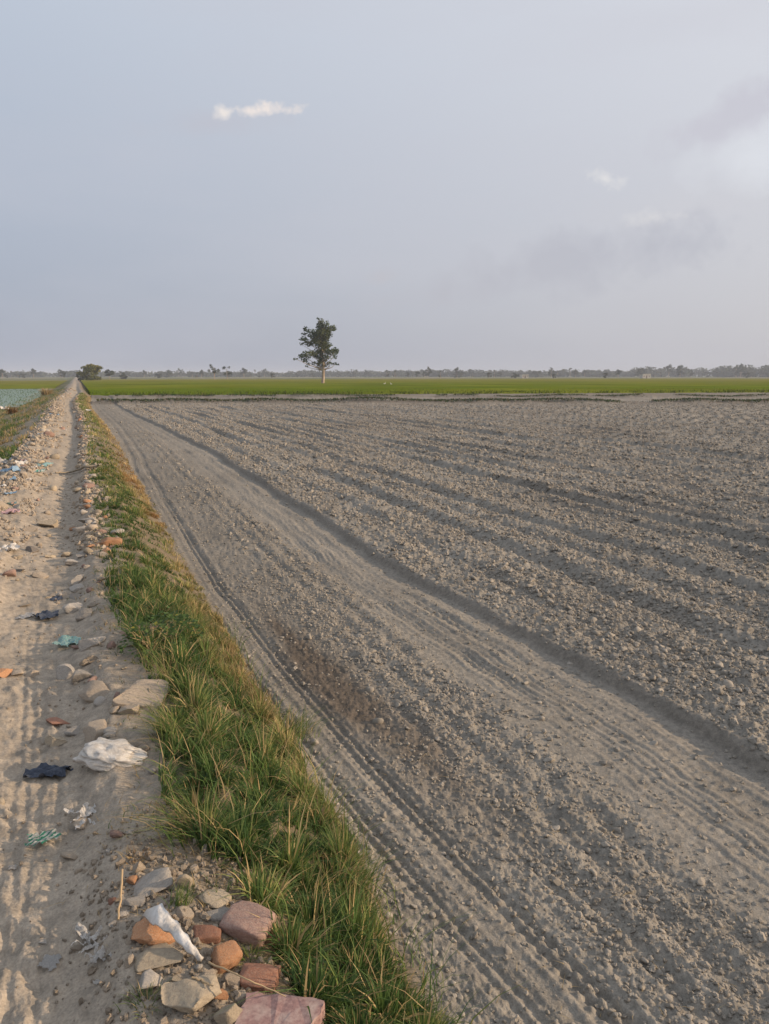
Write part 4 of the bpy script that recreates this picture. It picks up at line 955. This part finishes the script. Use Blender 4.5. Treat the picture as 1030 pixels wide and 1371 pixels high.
front_ = np.exp(-(y - crop_front(x)) / 1.2)[:, None]; c = c * (1 - .5 * front_) + np.where(rng.random((n, 1)) < .3, np.array([.15, .12, .05]), RICE3) * .5 * front_  # stalks darker toward the front: shade of the crop edge painted in
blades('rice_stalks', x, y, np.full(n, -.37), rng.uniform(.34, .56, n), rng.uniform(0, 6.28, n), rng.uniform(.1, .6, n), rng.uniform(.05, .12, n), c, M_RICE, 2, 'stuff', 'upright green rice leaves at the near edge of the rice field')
# seedlings in the flooded paddy
n = 3500; x = rng.uniform(-17, -4.1, n); y = rng.uniform(64, 147, n); c = np.array([.09, .14, .05]) * rng.uniform(.7, 1.3, (n, 1))
blades('rice_seedlings', x, y, np.full(n, -.67), rng.uniform(.08, .18, n), rng.uniform(0, 6.28, n), rng.uniform(.1, .5, n), rng.uniform(.03, .06, n), c, M_RICE, 2, 'stuff', 'thin rice seedlings standing in the flooded paddy')
# dry bush on the bank by the paddy
def dry_bush(px, py, h_, n, label, colr):
    x0, y0, z0 = spot(px, py); q = rng.normal(0, h_ * .22, (n, 2)); d = np.arctan2(q[:, 1], q[:, 0])
    c = np.array(colr)[rng.integers(0, len(colr), n)] * rng.uniform(.75, 1.15, (n, 1))
    o = blades('dry_bush', x0 + q[:, 0], y0 + q[:, 1], np.full(n, z0), rng.uniform(.5, 1, n) * h_, d, rng.uniform(.1, .9, n), np.full(n, h_ * .05), c, M_GRASS, 3, None, None, (x0, y0, z0)); tag(o, label, 'bush')
dry_bush(63, 529, 1.1, 260, 'straw coloured dry grass bush on the bank beside the flooded paddy', [TAN, TAN * .9])
dry_bush(18, 553, .55, 200, 'brown dead weed heap next to the white sack at the paddy edge', [RUST * .6, TAN * .5])

# ------------------------------------------------------------------ trees
def crown_mesh(name, blobs, leaf, density, pal, seed):
    rs_ = np.random.default_rng(seed); P_, C_ = [], []
    for (bx_, by_, bz_, rx, ry, rz) in blobs:
        n_ = max(10, int(density * rx * rz * (ry ** .5)))
        d = rs_.normal(size=(n_, 3)); d /= np.linalg.norm(d, axis=1)[:, None]; r_ = rs_.random(n_)[:, None] ** .45
        P_.append(np.array([bx_, by_, bz_]) + d * r_ * np.array([rx, ry, rz]))
        cc = np.array(pal)[rs_.integers(0, len(pal))] * rs_.uniform(.85, 1.15); C_.append(cc * rs_.uniform(.7, 1.3, (n_, 1)))
    P_ = np.vstack(P_); C_ = np.vstack(C_); n_ = len(P_)
    a = rs_.normal(size=(n_, 3)); a[:, 2] *= .6; a /= np.linalg.norm(a, axis=1)[:, None]; b_ = np.cross(a, rs_.normal(size=(n_, 3))); b_ /= np.linalg.norm(b_, axis=1)[:, None]
    s_ = leaf * rs_.uniform(.6, 1.3, (n_, 1))
    V = np.stack([P_ - a * s_, P_ + b_ * s_ * .5, P_ + a * s_, P_ - b_ * s_ * .5], 1).reshape(-1, 3)
    me = npmesh(name, V, np.arange(n_ * 4).reshape(-1, 4)); vcol(me, 'tint', np.repeat(C_, 4, 0)); return me
def branches_mesh(name, base_r, h, tips, seed, split=.35, lean=0):
    """tapered trunk with a limb to every tip"""
    rs_ = random.Random(seed); Vs, Fs, off = [], [], 0
    zs = [0, .03, .15, .35, .55, .8, 1.0]; tr = [Vector((lean * q * h + rs_.gauss(0, .012) * h * (q > .1), rs_.gauss(0, .012) * h * (q > .1), q * h)) for q in zs]
    v, f = tube(tr, [base_r * k for k in (1.5, 1.15, .95, .8, .6, .35, .12)], 9); Vs.append(v); Fs.append(f); off += len(v)
    for tp in tips:
        tp = Vector(tp); z0 = max(split * h, min(tp.z - .45 * math.hypot(tp.x, tp.y) - .04 * h, .9 * h)); k = z0 / h
        i = max(j for j in range(len(zs)) if zs[j] <= k); i = min(i, len(zs) - 2); f_ = (k - zs[i]) / (zs[i + 1] - zs[i]); s_ = tr[i].lerp(tr[i + 1], f_)
        m_ = s_.lerp(tp, .5) + Vector((rs_.gauss(0, .02) * h, rs_.gauss(0, .02) * h, -.01 * h)); r_ = base_r * (.42 - .25 * k)
        v, f = tube([s_, m_, tp], [r_, r_ * .65, r_ * .2], 6); Vs.append(v); Fs.append(f + off); off += len(v)
    return npmesh(name, np.vstack(Vs), np.vstack(Fs))
def tree_at(name, px, base_py_dist, trunk_me, crown_me, scale, label, group=None, cat='tree', rotz=None, z=-.4):
    d = pxdir(px, 502.5); hd = Vector((d.x, d.y, 0)).normalized(); p = hd * base_py_dist
    r_ = obj(name, None, None, None, (p.x, p.y, z), (0, 0, -YAW if rotz is None else rotz), scale); tag(r_, label, cat, group)
    if trunk_me: obj('trunk', trunk_me, M_BARK, r_)
    if crown_me: obj('crown', crown_me, M_LEAF, r_)
    return r_
OLIVE = [np.array([.06, .09, .034]), np.array([.085, .11, .038]), np.array([.045, .07, .030]), np.array([.105, .12, .042])]
# the lone tree: clumps laid out as in the photograph (u, v in picture units of a 12.46x enlargement)
LD = 168.0; q = LD / (FPX * 12.46)
rs = random.Random(3)
raw = [(520, 330, 70, 70), (520, 450, 90, 60), (540, 560, 70, 60), (520, 650, 60, 60), (450, 400, 60, 45), (590, 450, 60, 45), (380, 460, 60, 40), (520, 770, 70, 50), (440, 650, 60, 35), (620, 310, 60, 45), (510, 190, 48, 55), (470, 140, 30, 16), (520, 265, 80, 60), (690, 290, 66, 42), (735, 300, 26, 24), (605, 215, 34, 45), (540, 385, 115, 62), (650, 395, 55, 32), (390, 370, 80, 52), (270, 300, 44, 40), (240, 375, 40, 22), (235, 465, 62, 40), (330, 530, 85, 42), (450, 480, 62, 52), (180, 535, 34, 20), (540, 500, 85, 60), (560, 600, 75, 50), (640, 560, 44, 32), (700, 655, 80, 48), (765, 645, 40, 40), (620, 740, 66, 32), (740, 735, 32, 32), (330, 690, 110, 36), (225, 730, 85, 38), (100, 775, 36, 16), (240, 795, 50, 26), (300, 860, 34, 18), (262, 900, 20, 16), (400, 840, 55, 20), (520, 840, 80, 60), (640, 850, 34, 32), (745, 850, 52, 18), (500, 700, 40, 50), (400, 725, 55, 32), (345, 420, 40, 30), (460, 560, 40, 40), (610, 660, 40, 30)]
blobs = []
for (u_, v_, ru, rv) in raw:
    wy_ = rs.gauss(0, 1) * 1.5 * (1 - abs(v_ - 550) / 600)
    blobs.append(((u_ - 525) * q, wy_, (1195 - v_) * q, ru * q * 1.3, (ru + rv) / 2 * q * 1.4, rv * q * 1.4))
tips = [(b_[0], b_[1], b_[2]) for b_ in blobs if abs(b_[0]) > .3][::1]
tree_at('field_tree', 432, LD, branches_mesh('trunk', .33, 12.2, tips, 4, .26), crown_mesh('crown', blobs, .23, 170, OLIVE, 8), 1.0, 'tall lone tree with a pale bare trunk standing in the green field', None, 'tree', None, -.42)

def generic(seed, wide, tall, leaf, dens, pal, base=.25, nb=14):
    rs_ = random.Random(seed); bl = []
    for k in range(nb):
        a = rs_.uniform(0, 6.28); t_ = rs_.random(); rr = wide * .5 * math.sqrt(max(.05, 1 - (2 * t_ - .9) ** 2)) * rs_.uniform(.3, 1)
        bl.append((rr * math.cos(a), rr * math.sin(a), tall * (base + (1 - base) * t_ * .88), wide * rs_.uniform(.13, .24), wide * rs_.uniform(.13, .24), tall * rs_.uniform(.07, .13)))
    return branches_mesh('trunk', tall * .028, tall * .85, [b_[:3] for b_ in bl[::2]], seed, .2), crown_mesh('crown', bl, leaf, dens, pal, seed + 1)
GREENISH = [np.array([.17, .165, .03]), np.array([.21, .19, .035]), np.array([.12, .13, .028])]
DARKT = [np.array([.045, .060, .030]), np.array([.06, .072, .035]), np.array([.035, .05, .03])]
bt, bc = generic(41, 7.6, 6.2, .38, 75, GREENISH, .06, 36)
tree_at('bush', 123, 290, bt, bc, 1.0, 'rounded yellow green bush at the far end of the path', None, 'bush')
bt, bc = generic(42, 5.0, 4.2, .35, 130, DARKT, .15, 14)
tree_at('bush', 109, 300, bt, bc, 1.0, 'smaller dark bush left of the rounded yellow green bush', None, 'bush')
def sparse(seed, tall, wide):
    rs_ = random.Random(seed); bl = []
    for k in range(10):
        a = rs_.uniform(0, 6.28); t_ = .45 + .55 * rs_.random(); rr = wide * .5 * rs_.uniform(.2, 1); bl.append((rr * math.cos(a), rr * math.sin(a), tall * t_, wide * .16, wide * .16, tall * .10))
    return branches_mesh('trunk', tall * .03, tall * .9, [b_[:3] for b_ in bl], seed, .2), crown_mesh('crown', bl, .25, 110, DARKT, seed + 1)
bt, bc = sparse(51, 6.6, 5.0); tree_at('thin_tree', 287, 360, bt, bc, 1.0, 'left of two thin leaning trees standing close together in the green field')
bt, bc = sparse(52, 5.8, 4.6); tree_at('thin_tree', 304, 365, bt, bc, 1.0, 'right and shorter of two thin trees standing close together in the green field')
bt, bc = generic(43, 6.5, 5.2, .4, 90, DARKT, .4, 12); tree_at('field_tree', 147, 440, bt, bc, 1.0, 'small flat topped tree just right of the yellow green bush')
bt, bc = generic(44, 6, 3.6, .4, 90, DARKT, .15, 12); tree_at('bush', 166, 450, bt, bc, 1.0, 'low round dark bush right of the small flat topped tree', None, 'bush')
TV = [generic(60 + k, w_, h_, .75, 16, DARKT, b_, nb_) for k, (w_, h_, b_, nb_) in enumerate(((9, 9, .2, 14), (7, 11, .2, 12), (12, 8, .15, 16), (4.5, 9.5, .15, 10), (10, 7, .1, 14), (8, 12, .25, 14)))]
def tcopy(k, px, dist, sc_, label, group=None):
    tree_at('distant_tree', px, dist, TV[k][0], TV[k][1], sc_, label, group, 'tree', random.uniform(0, 6.28), -.4)
for (px, dist, k, sc_, lb) in ((573, 640, 1, .86, 'tall square crowned tree, highest on the middle horizon'), (590, 560, 3, .62, 'narrow dark tree right of the tall square crowned tree'), (518, 700, 3, .8, 'narrow twin topped tree on the horizon right of the lone tree'), (529, 700, 3, .72, 'narrow tree beside the narrow twin topped tree'), (546, 720, 0, .6, 'pale rounded tree left of the tall square crowned tree'), (559, 700, 0, .66, 'broad rounded tree touching the tall square crowned tree'),
                                (655, 560, 0, .5, 'dark round tree standing nearer than the misty treeline at centre right'), (690, 520, 2, .45, 'low broad bush in front of the misty treeline'), (742, 480, 0, .34, 'small yellowish bush in front of the misty treeline at right'), (811, 480, 0, .42, 'dark rounded tree on the horizon near the pale farm house'), (828, 640, 5, .58, 'broad misty tree beside the dark rounded tree'), (365, 560, 0, .42, 'dark round bush on the horizon left of the lone tree'), (347, 620, 3, .45, 'small narrow tree left of the dark round bush'), (213, 640, 4, .6, 'small broad tree on the left part of the horizon'), (264, 600, 3, .5, 'small upright tree on the left horizon before the two thin trees'), (3, 700, 0, .78, 'dark round tree at the left end of the horizon'), (85, 640, 0, .62, 'misty round tree left of the path end')):
    tcopy(k, px, dist, sc_, lb)
rs = random.Random(9)
for k in range(110):
    px = rs.uniform(-90, 1130); dist = rs.uniform(720, 1150); hi = 1.0 if px > 850 else (.85 if px > 500 else .65)
    tcopy(rs.randrange(6), px, dist, min(1.22, (rs.uniform(.6, 1.25) if rs.random() < .7 else rs.uniform(1.2, 1.5)) * hi * dist / 900), 'misty grey green tree in the long treeline on the horizon', 'trees of the far treeline')
# the unbroken far wood behind them
bl = []
for k in range(520):
    px = rs.uniform(-160, 1190); d = pxdir(px, 502.5); hd = Vector((d.x, d.y, 0)).normalized() * rs.uniform(1000, 1350); hh = (6.5 if px < 400 else 8.0 if px < 850 else 11.5) * rs.uniform(.75, 1.25)
    bl.append((hd.x, hd.y, hh * .5 - .4, rs.uniform(6, 13), rs.uniform(4, 8), hh * .55))
struct(obj('far_wood', crown_mesh('far_wood', bl, 1.6, 1.3, DARKT, 77), M_LEAF), 'stuff', 'distant wood along the whole horizon, faded by haze')

# small farm houses by the far treeline
m, t, b = mat_new('limewash'); n = noise_node(t, .8, 4); t.links.new(ramp(t, n.outputs[0], [(.3, (.36, .33, .28)), (.7, (.48, .45, .39))]), b.inputs['Base Color']); M_WALL = m
m, t, b = mat_new('dark_wood'); b.inputs['Base Color'].default_value = (.09, .06, .04, 1); M_DOOR = m
def boxm(name, x0, x1, y0, y1, z0, z1):
    v = np.array([(x, y, z) for x in (x0, x1) for y in (y0, y1) for z in (z0, z1)]); f = np.array([(0, 1, 3, 2), (4, 6, 7, 5), (0, 4, 5, 1), (2, 3, 7, 6), (0, 2, 6, 4), (1, 5, 7, 3)]); return npmesh(name, v, f, False)
def farm_house(px, dist, w_, h_, label):
    d = pxdir(px, 502.5); p = Vector((d.x, d.y, 0)).normalized() * dist; r_ = obj('farm_house', None, None, None, (p.x, p.y, -.4), (0, 0, -YAW + .25)); tag(r_, label, 'house')
    obj('wall', boxm('wall', -w_ / 2, w_ / 2, -2, 2, 0, h_), M_WALL, r_); obj('roof', boxm('roof', -w_ / 2 - .25, w_ / 2 + .25, -2.25, 2.25, h_ + .003, h_ + .25), M_WALL, r_)
    obj('door', boxm('door', -.5, .5, -2.08, -2.003, .02, 2.1), M_DOOR, r_)
    for sx in (-1, 1): obj('window', boxm('window', sx * w_ * .32 - .4, sx * w_ * .32 + .4, -2.06, -2.003, 1.1, 2.0), M_DOOR, r_)
farm_house(864, 600, 6.5, 3.0, 'low pale farm house in front of the trees right of centre horizon')
farm_house(702, 640, 5.5, 2.6, 'smaller pale farm house in front of the misty trees at mid right')

# two white egrets in the rice
m, t, b = mat_new('white_feathers'); b.inputs['Base Color'].default_value = (.78, .76, .72, 1); b.inputs['Roughness'].default_value = .8; M_EGRET = m
m, t, b = mat_new('bird_leg'); b.inputs['Base Color'].default_value = (.06, .05, .04, 1); M_LEG = m
def egret(px, dist, yaw, s_, label):
    d = pxdir(px, 502.5); p = Vector((d.x, d.y, 0)).normalized() * dist; z_ = -.36
    r_ = obj('egret', None, None, None, (p.x, p.y, z_), (0, 0, yaw), s_); tag(r_, label, 'bird')
    v, f = tube([(-.36, 0, .5), (-.28, 0, .52), (-.14, 0, .56), (.02, 0, .6), (.15, 0, .64), (.22, 0, .70), (.24, 0, .78), (.19, 0, .86), (.2, 0, .94), (.25, 0, .985), (.31, 0, .98), (.35, 0, .965), (.46, 0, .95)], [.01, .05, .10, .125, .10, .06, .035, .03, .03, .042, .035, .015, .003], 10)
    obj('body', npmesh('body', v, f), M_EGRET, r_)
    for sy in (-.04, .04):
        v, f = tube([(.0, sy, .52), (-.02, sy, .3), (.01, sy, .01), (.08, sy, .0)], [.02, .011, .009, .006], 6); obj('leg', npmesh('leg', v, f), M_LEG, r_)
egret(515, 150, -YAW, .72, 'left of two white egrets standing in the green rice field')
egret(524, 148, -YAW + 3.0, .66, 'right of two white egrets standing in the green rice field')

# ------------------------------------------------------------------ haze over the plain
m = bpy.data.materials.new('haze'); m.use_nodes = True; t = m.node_tree; t.nodes.remove(t.nodes['Principled BSDF'])
pv = t.nodes.new('ShaderNodeVolumePrincipled'); pv.inputs['Color'].default_value = (.80, .87, 1.0, 1); pv.inputs['Density'].default_value = .00038; pv.inputs['Anisotropy'].default_value = 0.0
t.links.new(pv.outputs[0], t.nodes['Material Output'].inputs['Volume'])
o = obj('haze', boxm('haze', -9200, 9200, -9200, 9200, -1.9, 17.0), m); o.visible_shadow = True
struct(o, 'stuff', 'thin evening haze over the plain')
